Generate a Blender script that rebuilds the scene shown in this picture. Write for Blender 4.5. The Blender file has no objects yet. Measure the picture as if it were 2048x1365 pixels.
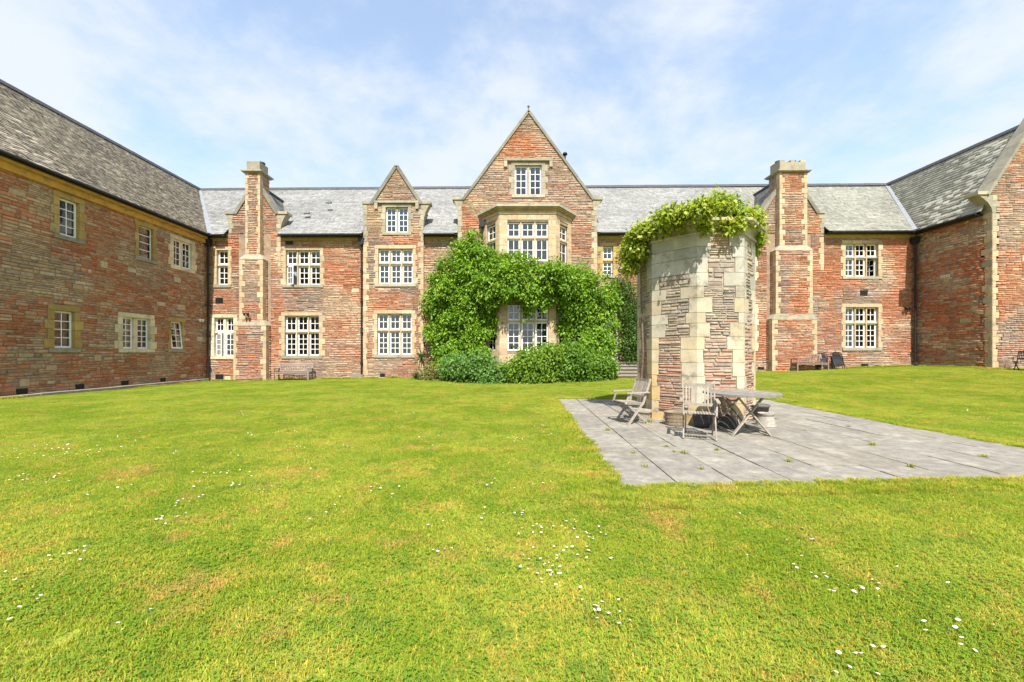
import bpy, math, random
import numpy as np
from mathutils import Vector, Matrix, noise

# ------------------------------------------------------------ camera, sky, sun
S = bpy.context.scene
FOC, CX, HY, EYE = 796.0, 1004.0, 706.0, 1.5      # photograph pixels (2048 wide) and eye height
cd = bpy.data.cameras.new('camera'); cam = bpy.data.objects.new('camera', cd)
S.collection.objects.link(cam); S.camera = cam
cam.location = (0, 0, EYE); cam.rotation_euler = (math.pi/2, 0, 0)
cd.sensor_width = 36; cd.lens = FOC/2048*36
cd.shift_x = (1024-CX)/2048; cd.shift_y = (HY-682.5)/2048
cd.clip_start = .05; cd.clip_end = 3000
SUN_EL, SUN_AZ = math.radians(54), math.radians(3.5)   # sun behind the camera, a touch to the right
S.view_settings.view_transform = 'Standard'; S.view_settings.look = 'None'
S.view_settings.gamma = 1; S.view_settings.use_curve_mapping = False
S.view_settings.exposure = 1.12
W = bpy.data.worlds.new('World'); S.world = W; W.use_nodes = True
nt = W.node_tree; nt.nodes.clear()
def N(t, ty, **kw):
    n = t.nodes.new(ty)
    for k, v in kw.items():
        if k.startswith('i_'): n.inputs[k[2:].replace('_', ' ')].default_value = v
        else: setattr(n, k, v)
    return n
L = lambda t, a, b: t.links.new(a, b)
sky = N(nt, 'ShaderNodeTexSky', sky_type='NISHITA', sun_disc=False)
sky.sun_elevation = SUN_EL; sky.sun_rotation = math.pi-SUN_AZ
sky.air_density = 1.3; sky.dust_density = .6; sky.ozone_density = 1.8
tc = N(nt, 'ShaderNodeTexCoord'); sep = N(nt, 'ShaderNodeSeparateXYZ'); L(nt, tc.outputs['Generated'], sep.inputs[0])
zz = N(nt, 'ShaderNodeMath', operation='MAXIMUM'); L(nt, sep.outputs['Z'], zz.inputs[0]); zz.inputs[1].default_value = 0
za = N(nt, 'ShaderNodeMath', operation='ADD'); L(nt, zz.outputs[0], za.inputs[0]); za.inputs[1].default_value = .22
dx = N(nt, 'ShaderNodeMath', operation='DIVIDE'); L(nt, sep.outputs['X'], dx.inputs[0]); L(nt, za.outputs[0], dx.inputs[1])
dy = N(nt, 'ShaderNodeMath', operation='DIVIDE'); L(nt, sep.outputs['Y'], dy.inputs[0]); L(nt, za.outputs[0], dy.inputs[1])
cv = N(nt, 'ShaderNodeCombineXYZ'); L(nt, dx.outputs[0], cv.inputs[0]); L(nt, dy.outputs[0], cv.inputs[1])
n1 = N(nt, 'ShaderNodeTexNoise', i_Scale=1.1, i_Detail=9.0, i_Roughness=.55, i_Distortion=.5); L(nt, cv.outputs[0], n1.inputs['Vector'])
n2 = N(nt, 'ShaderNodeTexNoise', i_Scale=3.6, i_Detail=8.0, i_Roughness=.62); L(nt, cv.outputs[0], n2.inputs['Vector'])
nm = N(nt, 'ShaderNodeMath', operation='MULTIPLY_ADD'); L(nt, n2.outputs[0], nm.inputs[0]); nm.inputs[1].default_value = .45; L(nt, n1.outputs[0], nm.inputs[2])
# more cloud towards the horizon
hz = N(nt, 'ShaderNodeMapRange'); L(nt, zz.outputs[0], hz.inputs[0]); hz.inputs[1].default_value = 0; hz.inputs[2].default_value = .62; hz.inputs[3].default_value = .30; hz.inputs[4].default_value = -.05
na = N(nt, 'ShaderNodeMath', operation='ADD'); L(nt, nm.outputs[0], na.inputs[0]); L(nt, hz.outputs[0], na.inputs[1])
cr = N(nt, 'ShaderNodeMapRange', interpolation_type='SMOOTHSTEP'); L(nt, na.outputs[0], cr.inputs[0])
cr.inputs[1].default_value = .60; cr.inputs[2].default_value = .86; cr.inputs[3].default_value = .28; cr.inputs[4].default_value = .93
bl = N(nt, 'ShaderNodeMixRGB', blend_type='MULTIPLY'); bl.inputs[0].default_value = 1; L(nt, sky.outputs[0], bl.inputs[1]); bl.inputs[2].default_value = (1.12, 1.2, 1.22, 1)
mx = N(nt, 'ShaderNodeMixRGB'); L(nt, cr.outputs[0], mx.inputs[0]); L(nt, bl.outputs[0], mx.inputs[1]); mx.inputs[2].default_value = (3.75, 4.0, 4.35, 1)
bg = N(nt, 'ShaderNodeBackground'); bg.inputs[1].default_value = .11; L(nt, mx.outputs[0], bg.inputs[0])
wo = N(nt, 'ShaderNodeOutputWorld'); L(nt, bg.outputs[0], wo.inputs[0])
sd = bpy.data.lights.new('sun', 'SUN'); sun = bpy.data.objects.new('sun', sd); S.collection.objects.link(sun)
sd.energy = 4.6; sd.angle = math.radians(.53); sd.color = (1, .955, .88)
sun.rotation_euler = Vector((math.sin(SUN_AZ)*math.cos(SUN_EL), -math.cos(SUN_AZ)*math.cos(SUN_EL), math.sin(SUN_EL))).to_track_quat('Z', 'Y').to_euler()
sun.location = (0, -20, 30)

# ------------------------------------------------------------ helpers
rnd = random.Random(7); rs = np.random.RandomState(7)
COL = S.collection
def fx(px, z): return (px-CX)/FOC*z
def fz(py, z): return EYE+(HY-py)/FOC*z
def sstep(t): t = min(1, max(0, t)); return t*t*(3-2*t)
GX = [-40, -17, -8, -5.8, 2, 7, 15.9, 23, 40]; GZ = [-.13, -.13, .04, .08, .05, .19, .47, .74, .8]
def ground(x, y): return float(np.interp(x, GX, GZ))*sstep((y-8)/13)

def tag(o, label=None, cat=None, group=None, kind=None):
    for k, v in (('label', label), ('category', cat), ('group', group), ('kind', kind)):
        if v: o[k] = v
    return o
def empty(name, loc=(0, 0, 0), rz=0, parent=None):
    o = bpy.data.objects.new(name, None); COL.objects.link(o); o.location = loc; o.rotation_euler.z = rz
    o.empty_display_size = .2
    if parent: o.parent = parent
    return o

class F:                      # a local frame: u along, v up, d outwards
    def __init__(s, o, u, d, v=(0, 0, 1)):
        s.o, s.u, s.v, s.d = (np.array(a, float) for a in (o, u, v, d))
    def w(s, p):
        p = np.asarray(p, float)
        return s.o+p[..., 0:1]*s.u+p[..., 1:2]*s.v+p[..., 2:3]*s.d
WORLD = F((0, 0, 0), (1, 0, 0), (0, 1, 0)); WORLD.v = np.array([0, 0, 1.]);
def xyz(): return F((0, 0, 0), (1, 0, 0), (0, 0, 1), (0, 1, 0))     # u,v,d = x,y,z
XYZ = xyz()

class MB:
    def __init__(s): s.v = []; s.f = []; s.c = []; s.n = 0
    def add(s, V, Fc, col=(1, 1, 1)):
        V = np.asarray(V, float); s.v.append(V)
        s.f += [tuple(i+s.n for i in f) for f in Fc]
        c = np.asarray(col, float)
        s.c.append(np.tile(c, (len(V), 1)) if c.ndim == 1 else c); s.n += len(V); return s
    def box(s, fr, u0, u1, v0, v1, d0, d1, col=(1, 1, 1), bev=0, jit=0):
        if bev <= 0:
            P = [(u0, v0, d0), (u1, v0, d0), (u1, v1, d0), (u0, v1, d0), (u0, v0, d1), (u1, v0, d1), (u1, v1, d1), (u0, v1, d1)]
            return s.add(fr.w(P), [(0, 3, 2, 1), (4, 5, 6, 7), (0, 1, 5, 4), (1, 2, 6, 5), (2, 3, 7, 6), (3, 0, 4, 7)], col)
        b = bev; dm = d1-b
        P = [(u0, v0, d0), (u1, v0, d0), (u1, v1, d0), (u0, v1, d0), (u0, v0, dm), (u1, v0, dm), (u1, v1, dm), (u0, v1, dm),
             (u0+b, v0+b, d1), (u1-b, v0+b, d1), (u1-b, v1-b, d1), (u0+b, v1-b, d1)]
        P = np.array(P)
        if jit: P[4:, 2] += rs.uniform(-jit, jit, 8)
        return s.add(fr.w(P), [(0, 3, 2, 1), (0, 1, 5, 4), (1, 2, 6, 5), (2, 3, 7, 6), (3, 0, 4, 7), (4, 5, 9, 8), (5, 6, 10, 9), (6, 7, 11, 10), (7, 4, 8, 11), (8, 9, 10, 11)], col)
    def prism(s, fr, poly, d0, d1, col=(1, 1, 1)):
        n = len(poly); a = sum(poly[i][0]*poly[(i+1) % n][1]-poly[(i+1) % n][0]*poly[i][1] for i in range(n))
        if a < 0: poly = poly[::-1]
        P = [(u, v, d0) for u, v in poly]+[(u, v, d1) for u, v in poly]
        return s.add(fr.w(P), [tuple(range(n))[::-1], tuple(range(n, 2*n))]+[(i, (i+1) % n, n+(i+1) % n, n+i) for i in range(n)], col)
    def bar(s, a, b, w, h, col=(1, 1, 1), up=(0, 0, 1)):       # rectangular bar from a to b
        a, b = Vector(a), Vector(b); d = (b-a).normalized(); up = Vector(up)
        if abs(d.dot(up)) > .97: up = Vector((0, 1, 0))
        x = d.cross(up).normalized(); y = x.cross(d)
        V = [p+x*sx*w/2+y*sy*h/2 for p in (a, b) for sx, sy in ((-1, -1), (1, -1), (1, 1), (-1, 1))]
        return s.add(V, [(0, 3, 2, 1), (4, 5, 6, 7), (0, 1, 5, 4), (1, 2, 6, 5), (2, 3, 7, 6), (3, 0, 4, 7)], col)
    def tube(s, pts, r, n=8, col=(1, 1, 1)):
        pts = [Vector(p) for p in pts]; rr = r if isinstance(r, (list, tuple)) else [r]*len(pts)
        V = []
        for i, p in enumerate(pts):
            d = (pts[min(i+1, len(pts)-1)]-pts[max(i-1, 0)]).normalized()
            up = Vector((0, 0, 1)) if abs(d.z) < .95 else Vector((1, 0, 0))
            x = d.cross(up).normalized(); y = x.cross(d)
            V += [p+(x*math.cos(t)+y*math.sin(t))*rr[i] for t in (2*math.pi*k/n for k in range(n))]
        Fc = [(i*n+k, i*n+(k+1) % n, (i+1)*n+(k+1) % n, (i+1)*n+k) for i in range(len(pts)-1) for k in range(n)]
        Fc += [tuple(range(n))[::-1], tuple(range((len(pts)-1)*n, len(pts)*n))]
        return s.add(V, Fc, col)
    def lathe(s, prof, c=(0, 0, 0), n=24, col=(1, 1, 1), jit=0):
        V = [(c[0]+r*math.cos(t), c[1]+r*math.sin(t), c[2]+z) for r, z in prof for t in (2*math.pi*k/n for k in range(n))]
        Fc = [(i*n+k, i*n+(k+1) % n, (i+1)*n+(k+1) % n, (i+1)*n+k) for i in range(len(prof)-1) for k in range(n)]
        return s.add(V, Fc, col)
    def build(s, name, mat, parent=None, kind=None, label=None, smooth=False, link=True):
        V = np.concatenate([np.array([tuple(q) for q in v]) if not isinstance(v, np.ndarray) else v for v in s.v])
        m = bpy.data.meshes.new(name); m.from_pydata(V.tolist(), [], s.f)
        ca = m.color_attributes.new('Col', 'FLOAT_COLOR', 'POINT')
        C = np.ones((len(V), 4), np.float32); C[:, :3] = np.concatenate(s.c)
        ca.data.foreach_set('color', C.ravel())
        if smooth: m.polygons.foreach_set('use_smooth', [True]*len(m.polygons))
        m.materials.append(mat); m.update()
        o = bpy.data.objects.new(name, m)
        if link: COL.objects.link(o)
        if parent: o.parent = parent
        return tag(o, label, kind=kind)

def fast_quads(name, V, nq, C, mat, parent=None, kind=None, quads=None, smooth=False):
    """V (n,3), faces either consecutive fours or an (m,4) array."""
    m = bpy.data.meshes.new(name); nv = len(V)
    if quads is None: quads = np.arange(nv).reshape(-1, 4)
    k = quads.shape[1]
    m.vertices.add(nv); m.vertices.foreach_set('co', np.asarray(V, np.float32).ravel())
    m.loops.add(quads.size); m.loops.foreach_set('vertex_index', quads.astype(np.int32).ravel())
    m.polygons.add(len(quads)); m.polygons.foreach_set('loop_start', np.arange(0, quads.size, k, dtype=np.int32))
    m.polygons.foreach_set('loop_total', np.full(len(quads), k, np.int32))
    m.update(calc_edges=True)
    ca = m.color_attributes.new('Col', 'FLOAT_COLOR', 'POINT')
    CC = np.ones((nv, 4), np.float32); CC[:, :3] = C; ca.data.foreach_set('color', CC.ravel())
    if smooth: m.polygons.foreach_set('use_smooth', [True]*len(m.polygons))
    m.materials.append(mat)
    o = bpy.data.objects.new(name, m); COL.objects.link(o)
    if parent: o.parent = parent
    return tag(o, kind=kind)

# ------------------------------------------------------------ materials
def mat(name, base=(.5, .5, .5), rough=.85, attr=True, nscale=6, namp=.25, bump=.3, bscale=30, spec=.3, tint2=None, t2scale=2., t2amt=.5, metal=0, fine=True, stain=None):
    m = bpy.data.materials.new(name); m.use_nodes = True; t = m.node_tree
    b = t.nodes['Principled BSDF']; b.inputs['Roughness'].default_value = rough; b.inputs['Specular IOR Level'].default_value = spec
    b.inputs['Metallic'].default_value = metal
    g = N(t, 'ShaderNodeNewGeometry')
    col = None
    if attr:
        a = N(t, 'ShaderNodeVertexColor', layer_name='Col')
        mm = N(t, 'ShaderNodeMixRGB', blend_type='MULTIPLY'); mm.inputs[0].default_value = 1
        L(t, a.outputs[0], mm.inputs[1]); mm.inputs[2].default_value = (*base, 1); col = mm.outputs[0]
    else:
        rgb = N(t, 'ShaderNodeRGB'); rgb.outputs[0].default_value = (*base, 1); col = rgb.outputs[0]
    if tint2:
        n = N(t, 'ShaderNodeTexNoise', i_Scale=t2scale, i_Detail=6., i_Roughness=.65); L(t, g.outputs['Position'], n.inputs['Vector'])
        r = N(t, 'ShaderNodeMapRange', interpolation_type='SMOOTHSTEP'); L(t, n.outputs[0], r.inputs[0]); r.inputs[1].default_value = .48; r.inputs[2].default_value = .68; r.inputs[4].default_value = t2amt
        x = N(t, 'ShaderNodeMixRGB'); L(t, r.outputs[0], x.inputs[0]); L(t, col, x.inputs[1]); x.inputs[2].default_value = (*tint2, 1); col = x.outputs[0]
    n = N(t, 'ShaderNodeTexNoise', i_Scale=float(nscale), i_Detail=8., i_Roughness=.7); L(t, g.outputs['Position'], n.inputs['Vector'])
    r = N(t, 'ShaderNodeMapRange'); L(t, n.outputs[0], r.inputs[0]); r.inputs[1].default_value = .3; r.inputs[2].default_value = .7
    r.inputs[3].default_value = 1-namp; r.inputs[4].default_value = 1+namp
    x = N(t, 'ShaderNodeMixRGB', blend_type='MULTIPLY'); x.inputs[0].default_value = 1; L(t, col, x.inputs[1]); L(t, r.outputs[0], x.inputs[2]); col = x.outputs[0]
    if stain:      # (colour, scale, low, high, amount)
        n3 = N(t, 'ShaderNodeTexNoise', i_Scale=float(stain[1]), i_Detail=5., i_Roughness=.75); L(t, g.outputs['Position'], n3.inputs['Vector'])
        r3 = N(t, 'ShaderNodeMapRange', interpolation_type='SMOOTHSTEP'); L(t, n3.outputs[0], r3.inputs[0]); r3.inputs[1].default_value = stain[2]; r3.inputs[2].default_value = stain[3]; r3.inputs[4].default_value = stain[4]
        x3 = N(t, 'ShaderNodeMixRGB'); L(t, r3.outputs[0], x3.inputs[0]); L(t, col, x3.inputs[1]); x3.inputs[2].default_value = (*stain[0], 1); col = x3.outputs[0]
    L(t, col, b.inputs['Base Color'])
    if bump:
        nb = N(t, 'ShaderNodeTexNoise', i_Scale=float(bscale), i_Detail=5., i_Roughness=.6); L(t, g.outputs['Position'], nb.inputs['Vector'])
        bu = N(t, 'ShaderNodeBump', i_Strength=bump, i_Distance=.02); L(t, nb.outputs[0], bu.inputs['Height']); L(t, bu.outputs[0], b.inputs['Normal'])
    return m

def leaf_mat(name, amp=1.0, tint=(1, 1, 1), trans=.35):
    m = bpy.data.materials.new(name); m.use_nodes = True; t = m.node_tree; t.nodes.remove(t.nodes['Principled BSDF'])
    a = N(t, 'ShaderNodeVertexColor', layer_name='Col')
    mm = N(t, 'ShaderNodeMixRGB', blend_type='MULTIPLY'); mm.inputs[0].default_value = 1; L(t, a.outputs[0], mm.inputs[1]); mm.inputs[2].default_value = (*tint, 1)
    d = N(t, 'ShaderNodeBsdfDiffuse'); tr = N(t, 'ShaderNodeBsdfTranslucent'); gl = N(t, 'ShaderNodeBsdfGlossy', i_Roughness=.5)
    gl.inputs[0].default_value = (.9, .95, .9, 1)
    x = N(t, 'ShaderNodeMixShader', ); x.inputs[0].default_value = trans; y = N(t, 'ShaderNodeMixShader'); y.inputs[0].default_value = .02
    L(t, mm.outputs[0], d.inputs[0])
    tm = N(t, 'ShaderNodeMixRGB', blend_type='MULTIPLY'); tm.inputs[0].default_value = 1; L(t, mm.outputs[0], tm.inputs[1]); tm.inputs[2].default_value = (1.15, 1.2, .5, 1)
    L(t, tm.outputs[0], tr.inputs[0]); L(t, d.outputs[0], x.inputs[1]); L(t, tr.outputs[0], x.inputs[2]); L(t, x.outputs[0], y.inputs[1]); L(t, gl.outputs[0], y.inputs[2])
    L(t, y.outputs[0], t.nodes['Material Output'].inputs[0]); return m

def lawn_colour(t):
    """world-space patches of green, lime, straw and ochre moss"""
    g = N(t, 'ShaderNodeNewGeometry')
    def nz(sc, det=4., ro=.6, off=0.):
        mp = N(t, 'ShaderNodeMapping'); mp.inputs['Location'].default_value = (off, off*2, 0); L(t, g.outputs['Position'], mp.inputs[0])
        n = N(t, 'ShaderNodeTexNoise', i_Scale=sc, i_Detail=det, i_Roughness=ro); L(t, mp.outputs[0], n.inputs['Vector']); return n.outputs[0]
    def ramp(v, lo, hi, amt=1.):
        r = N(t, 'ShaderNodeMapRange', interpolation_type='SMOOTHSTEP'); L(t, v, r.inputs[0]); r.inputs[1].default_value = lo; r.inputs[2].default_value = hi; r.inputs[4].default_value = amt; return r.outputs[0]
    def mix(f, a, b):
        x = N(t, 'ShaderNodeMixRGB'); L(t, f, x.inputs[0])
        for i, c in ((1, a), (2, b)):
            if isinstance(c, tuple): x.inputs[i].default_value = (*c, 1)
            else: L(t, c, x.inputs[i])
        return x.outputs[0]
    c = mix(ramp(nz(.55, 5.), .38, .62), (.265, .34, .030), (.385, .42, .052))
    c = mix(ramp(nz(2.6, 5., .7, 7.), .50, .66, .75), c, (.48, .42, .07))
    c = mix(ramp(nz(3.1, 4., .7, 19.), .53, .66, .8), c, (.20, .295, .035))
    c = mix(ramp(nz(1.5, 6., .75, 31.), .52, .67, .75), c, (.52, .355, .09))
    return c

def grass_mat():
    m = bpy.data.materials.new('grass_blades'); m.use_nodes = True; t = m.node_tree; t.nodes.remove(t.nodes['Principled BSDF'])
    c = lawn_colour(t); a = N(t, 'ShaderNodeVertexColor', layer_name='Col')
    mm = N(t, 'ShaderNodeMixRGB', blend_type='MULTIPLY'); mm.inputs[0].default_value = 1; L(t, c, mm.inputs[1]); L(t, a.outputs[0], mm.inputs[2])
    d = N(t, 'ShaderNodeBsdfDiffuse'); tr = N(t, 'ShaderNodeBsdfTranslucent'); x = N(t, 'ShaderNodeMixShader'); x.inputs[0].default_value = .4
    L(t, mm.outputs[0], d.inputs[0]); L(t, mm.outputs[0], tr.inputs[0]); L(t, d.outputs[0], x.inputs[1]); L(t, tr.outputs[0], x.inputs[2])
    L(t, x.outputs[0], t.nodes['Material Output'].inputs[0]); return m
def soil_mat():
    m = bpy.data.materials.new('lawn_ground'); m.use_nodes = True; t = m.node_tree; b = t.nodes['Principled BSDF']; b.inputs['Roughness'].default_value = 1
    c = lawn_colour(t); x = N(t, 'ShaderNodeMixRGB', blend_type='MULTIPLY'); x.inputs[0].default_value = 1; L(t, c, x.inputs[1]); x.inputs[2].default_value = (.7, .66, .6, 1)
    L(t, x.outputs[0], b.inputs['Base Color']); return m
def glass_mat():
    m = bpy.data.materials.new('window_glass'); m.use_nodes = True; t = m.node_tree; t.nodes.remove(t.nodes['Principled BSDF'])
    tr = N(t, 'ShaderNodeBsdfTransparent'); tr.inputs[0].default_value = (.82, .86, .85, 1); gl = N(t, 'ShaderNodeBsdfGlossy', i_Roughness=.03)
    fr = N(t, 'ShaderNodeFresnel', i_IOR=2.3); g = N(t, 'ShaderNodeNewGeometry')
    n = N(t, 'ShaderNodeTexNoise', i_Scale=5., i_Detail=2.); L(t, g.outputs['Position'], n.inputs['Vector']); bu = N(t, 'ShaderNodeBump', i_Strength=.15, i_Distance=.02); L(t, n.outputs[0], bu.inputs['Height']); L(t, bu.outputs[0], gl.inputs['Normal'])
    x = N(t, 'ShaderNodeMixShader'); L(t, fr.outputs[0], x.inputs[0]); L(t, tr.outputs[0], x.inputs[1]); L(t, gl.outputs[0], x.inputs[2])
    L(t, x.outputs[0], t.nodes['Material Output'].inputs[0]); return m

M = dict(
    rubble=mat('rubble_stone', (1, 1, 1), .92, nscale=9, namp=.3, bump=.55, bscale=22),
    mortar_light=mat('tower_mortar', (.30, .25, .19), .95, attr=False, nscale=8, namp=.35, bump=.5, bscale=40),
    mortar=mat('lime_mortar', (.27, .19, .13), .95, attr=False, nscale=4, namp=.35, bump=.5, bscale=40, tint2=(.16, .13, .11), t2scale=1.2),
    ash=mat('ashlar_stone', (1, 1, 1), .88, nscale=3.5, namp=.2, bump=.22, bscale=30, stain=((.14, .125, .095), 2.6, .50, .72, .7)),
    slate=mat('roof_slate', (1, 1, 1), .62, nscale=5, namp=.16, bump=.2, bscale=25, spec=.45, stain=((.30, .29, .21), 6, .54, .74, .3)),
    white=mat('white_paint', (.80, .80, .77), .45, attr=False, nscale=4, namp=.05, bump=0, spec=.4),
    glass=glass_mat(),
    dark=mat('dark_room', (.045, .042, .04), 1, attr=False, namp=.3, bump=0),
    curtain=mat('net_curtain', (.30, .325, .34), .95, attr=False, nscale=8, namp=.12, bump=.2, bscale=14),
    iron=mat('black_iron', (.018, .018, .019), .5, attr=False, namp=.3, bump=.1),
    lead=mat('lead_sheet', (.21, .22, .235), .6, attr=False, namp=.2, bump=.2),
    ridge=mat('ridge_tile', (.06, .062, .068), .7, attr=False, namp=.3, bump=.3),
    paving=mat('paving_concrete', (1, 1, 1), .93, nscale=7, namp=.3, bump=.5, bscale=45, tint2=(.31, .29, .235), t2scale=2.3, t2amt=.55, stain=((.11, .10, .08), 6.5, .52, .74, .6)),
    wood=mat('weathered_teak', (1, 1, 1), .85, nscale=14, namp=.3, bump=.35, bscale=60),
    wooddark=mat('brown_bench_wood', (1, 1, 1), .8, nscale=14, namp=.3, bump=.3, bscale=60),
    pot=mat('pot_stone', (1, 1, 1), .9, nscale=25, namp=.35, bump=.5, bscale=70),
    fabric=mat('black_mesh_fabric', (.02, .021, .023), .7, attr=False, namp=.2, bump=.2),
    concrete=mat('ledge_concrete', (.23, .195, .155), .95, attr=False, nscale=3, namp=.3, bump=.5, bscale=30, tint2=(.16, .14, .11), t2scale=1.5),
    bark=mat('bark', (.16, .115, .075), .95, attr=False, nscale=12, namp=.4, bump=.8, bscale=25),
    leaf=leaf_mat('leaf', trans=.38), grass=grass_mat(), lawn=soil_mat(),
    petal=mat('daisy_petal', (1, 1, 1), .8, namp=.05, bump=0),
)
# ------------------------------------------------------------ masonry
PAL = dict(
    red=[(.45, .145, .06), (.40, .12, .05), (.48, .185, .085), (.42, .17, .09), (.34, .11, .055)],
    tan=[(.46, .32, .205), (.50, .36, .24), (.42, .27, .17), (.48, .29, .18), (.45, .35, .25)],
    grey=[(.26, .215, .18), (.31, .25, .205), (.21, .17, .145), (.31, .22, .18), (.27, .225, .20)],
    trose=[(.37, .22, .15), (.41, .26, .18), (.38, .17, .10), (.42, .30, .21)], tbuff=[(.35, .28, .20), (.38, .31, .23), (.31, .25, .18), (.34, .255, .185)], tgrey=[(.29, .25, .205), (.33, .29, .24), (.25, .22, .18), (.30, .25, .22)],
    olive=[(.40, .295, .175), (.44, .33, .21), (.36, .255, .15), (.42, .28, .165), (.46, .36, .24)])
def stone_colour(w, u, v):
    n = noise.noise(Vector((u*.45, v*.6, w[4])))*1.3
    n2 = noise.noise(Vector((u*.25+9, v*.35, w[4]+5)))*1.3
    ww = [max(.02, w[0]*(1+2.6*n)), max(.02, w[1]*(1-.6*n)), max(.02, w[2]*(1+3.6*n2)), max(.0, w[3])]
    keys = ('trose', 'tbuff', 'tgrey', 'olive') if w[4] == 20 else ('red', 'tan', 'grey', 'olive')
    k = rnd.choices(keys, ww)[0]; sk = 1-.32*max(0, noise.noise(Vector((u*1.7, v*.22, 31))))-.22*max(0, noise.noise(Vector((u*.4, v*.5, 77))))
    c = np.array(rnd.choice(PAL[k])); tot = sum(ww); mean = sum(np.mean(PAL[q], 0)*x for q, x in zip(keys, ww))/tot
    b = w[5] if len(w) > 5 else .55
    return (c*(1-b)+mean*b)*rnd.uniform(.84, 1.16)*sk

def clip(poly, a, b, c):           # keep a*u+b*v<=c
    out = []
    for i in range(len(poly)):
        p, q = poly[i], poly[(i+1) % len(poly)]; fp, fq = a*p[0]+b*p[1]-c, a*q[0]+b*q[1]-c
        if fp <= 0: out.append(p)
        if fp*fq < 0: t = fp/(fp-fq); out.append((p[0]+t*(q[0]-p[0]), p[1]+t*(q[1]-p[1])))
    return out
def wall(name, fr, poly, opens, th, parent, d=0., m='mortar', label=None):
    """thick wall from a convex outline with rectangular openings"""
    us = sorted({p[0] for p in poly} | {o[i] for o in opens for i in (0, 1)}); vs = sorted({p[1] for p in poly} | {o[i] for o in opens for i in (2, 3)})
    mb = MB()
    for a, b in zip(us, us[1:]):
        run = None
        for c, e in zip(vs, vs[1:]):
            mu, mv = (a+b)/2, (c+e)/2
            if any(o[0] < mu < o[1] and o[2] < mv < o[3] for o in opens): continue
            q = list(poly)
            for cc in ((-1, 0, -a), (1, 0, b), (0, -1, -c), (0, 1, e)):
                q = clip(q, *cc)
                if len(q) < 3: break
            if len(q) >= 3: mb.prism(fr, q, d-th, d)
    return mb.build(name, M[m], parent, label=label)
def span(poly, v):
    xs = []
    for i in range(len(poly)):
        p, q = poly[i], poly[(i+1) % len(poly)]
        if (p[1]-v)*(q[1]-v) < 0: xs.append(p[0]+(v-p[1])/(q[1]-p[1])*(q[0]-p[0]))
    return (min(xs), max(xs)) if len(xs) >= 2 else None
def rubble_rects(poly, obst, hs=(.055, .13), ls=(.12, .46), big=.0):
    v0, v1 = min(p[1] for p in poly), max(p[1] for p in poly); U0, U1 = min(p[0] for p in poly), max(p[0] for p in poly)
    out = []; obst = list(obst)
    for _ in range(int(big*(U1-U0)*(v1-v0))):
        w, h = rnd.uniform(.28, .55), rnd.uniform(.18, .3); u, v = rnd.uniform(U0+.1, U1-w-.1), rnd.uniform(v0+.1, v1-h-.1)
        sp1, sp2 = span(poly, v), span(poly, v+h)
        if not sp1 or not sp2 or u < max(sp1[0], sp2[0]) or u+w > min(sp1[1], sp2[1]): continue
        if any(u < o[1]+.05 and u+w > o[0]-.05 and v < o[3]+.03 and v+h > o[2]-.03 for o in obst): continue
        obst.append((u, u+w, v, v+h)); out.append((u, u+w, v, v+h, 1))
    v = v0
    while v < v1-.02:
        bh = min(rnd.uniform(.24, .42), v1-v)
        if v1-v-bh < .1: bh = v1-v
        u = U0
        while u < U1-.01:
            bw = min(rnd.uniform(.5, 1.5), U1-u)
            if U1-u-bw < .2: bw = U1-u
            k = max(1, round(bh/rnd.uniform(*hs))); hh = [rnd.uniform(.7, 1.3) for _ in range(k)]; t = sum(hh); y = v
            for h in hh:
                h = h/t*bh; a, b = y, y+h; y += h; m = (a+b)/2; sp = span(poly, m)
                if not sp: continue
                iv = [(max(u, sp[0]), min(u+bw, sp[1]))]
                for o in obst:
                    if o[2] < b-.2*h and o[3] > a+.2*h:
                        iv = [x for i in iv for x in ((i[0], min(i[1], o[0])), (max(i[0], o[1]), i[1])) if x[1]-x[0] > .035]
                for i0, i1 in iv:
                    x = i0
                    while x < i1-.03:
                        l = min(rnd.uniform(*ls)*(1 if h > .08 else 1.15), i1-x)
                        if i1-x-l < .1: l = i1-x
                        out.append((x, x+l, a, b, 0)); x += l
            u += bw
        v += bh
    return out
Q5 = np.array([(0, 1, 5, 4), (1, 2, 6, 5), (2, 3, 7, 6), (3, 0, 4, 7), (4, 5, 6, 7)])
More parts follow.
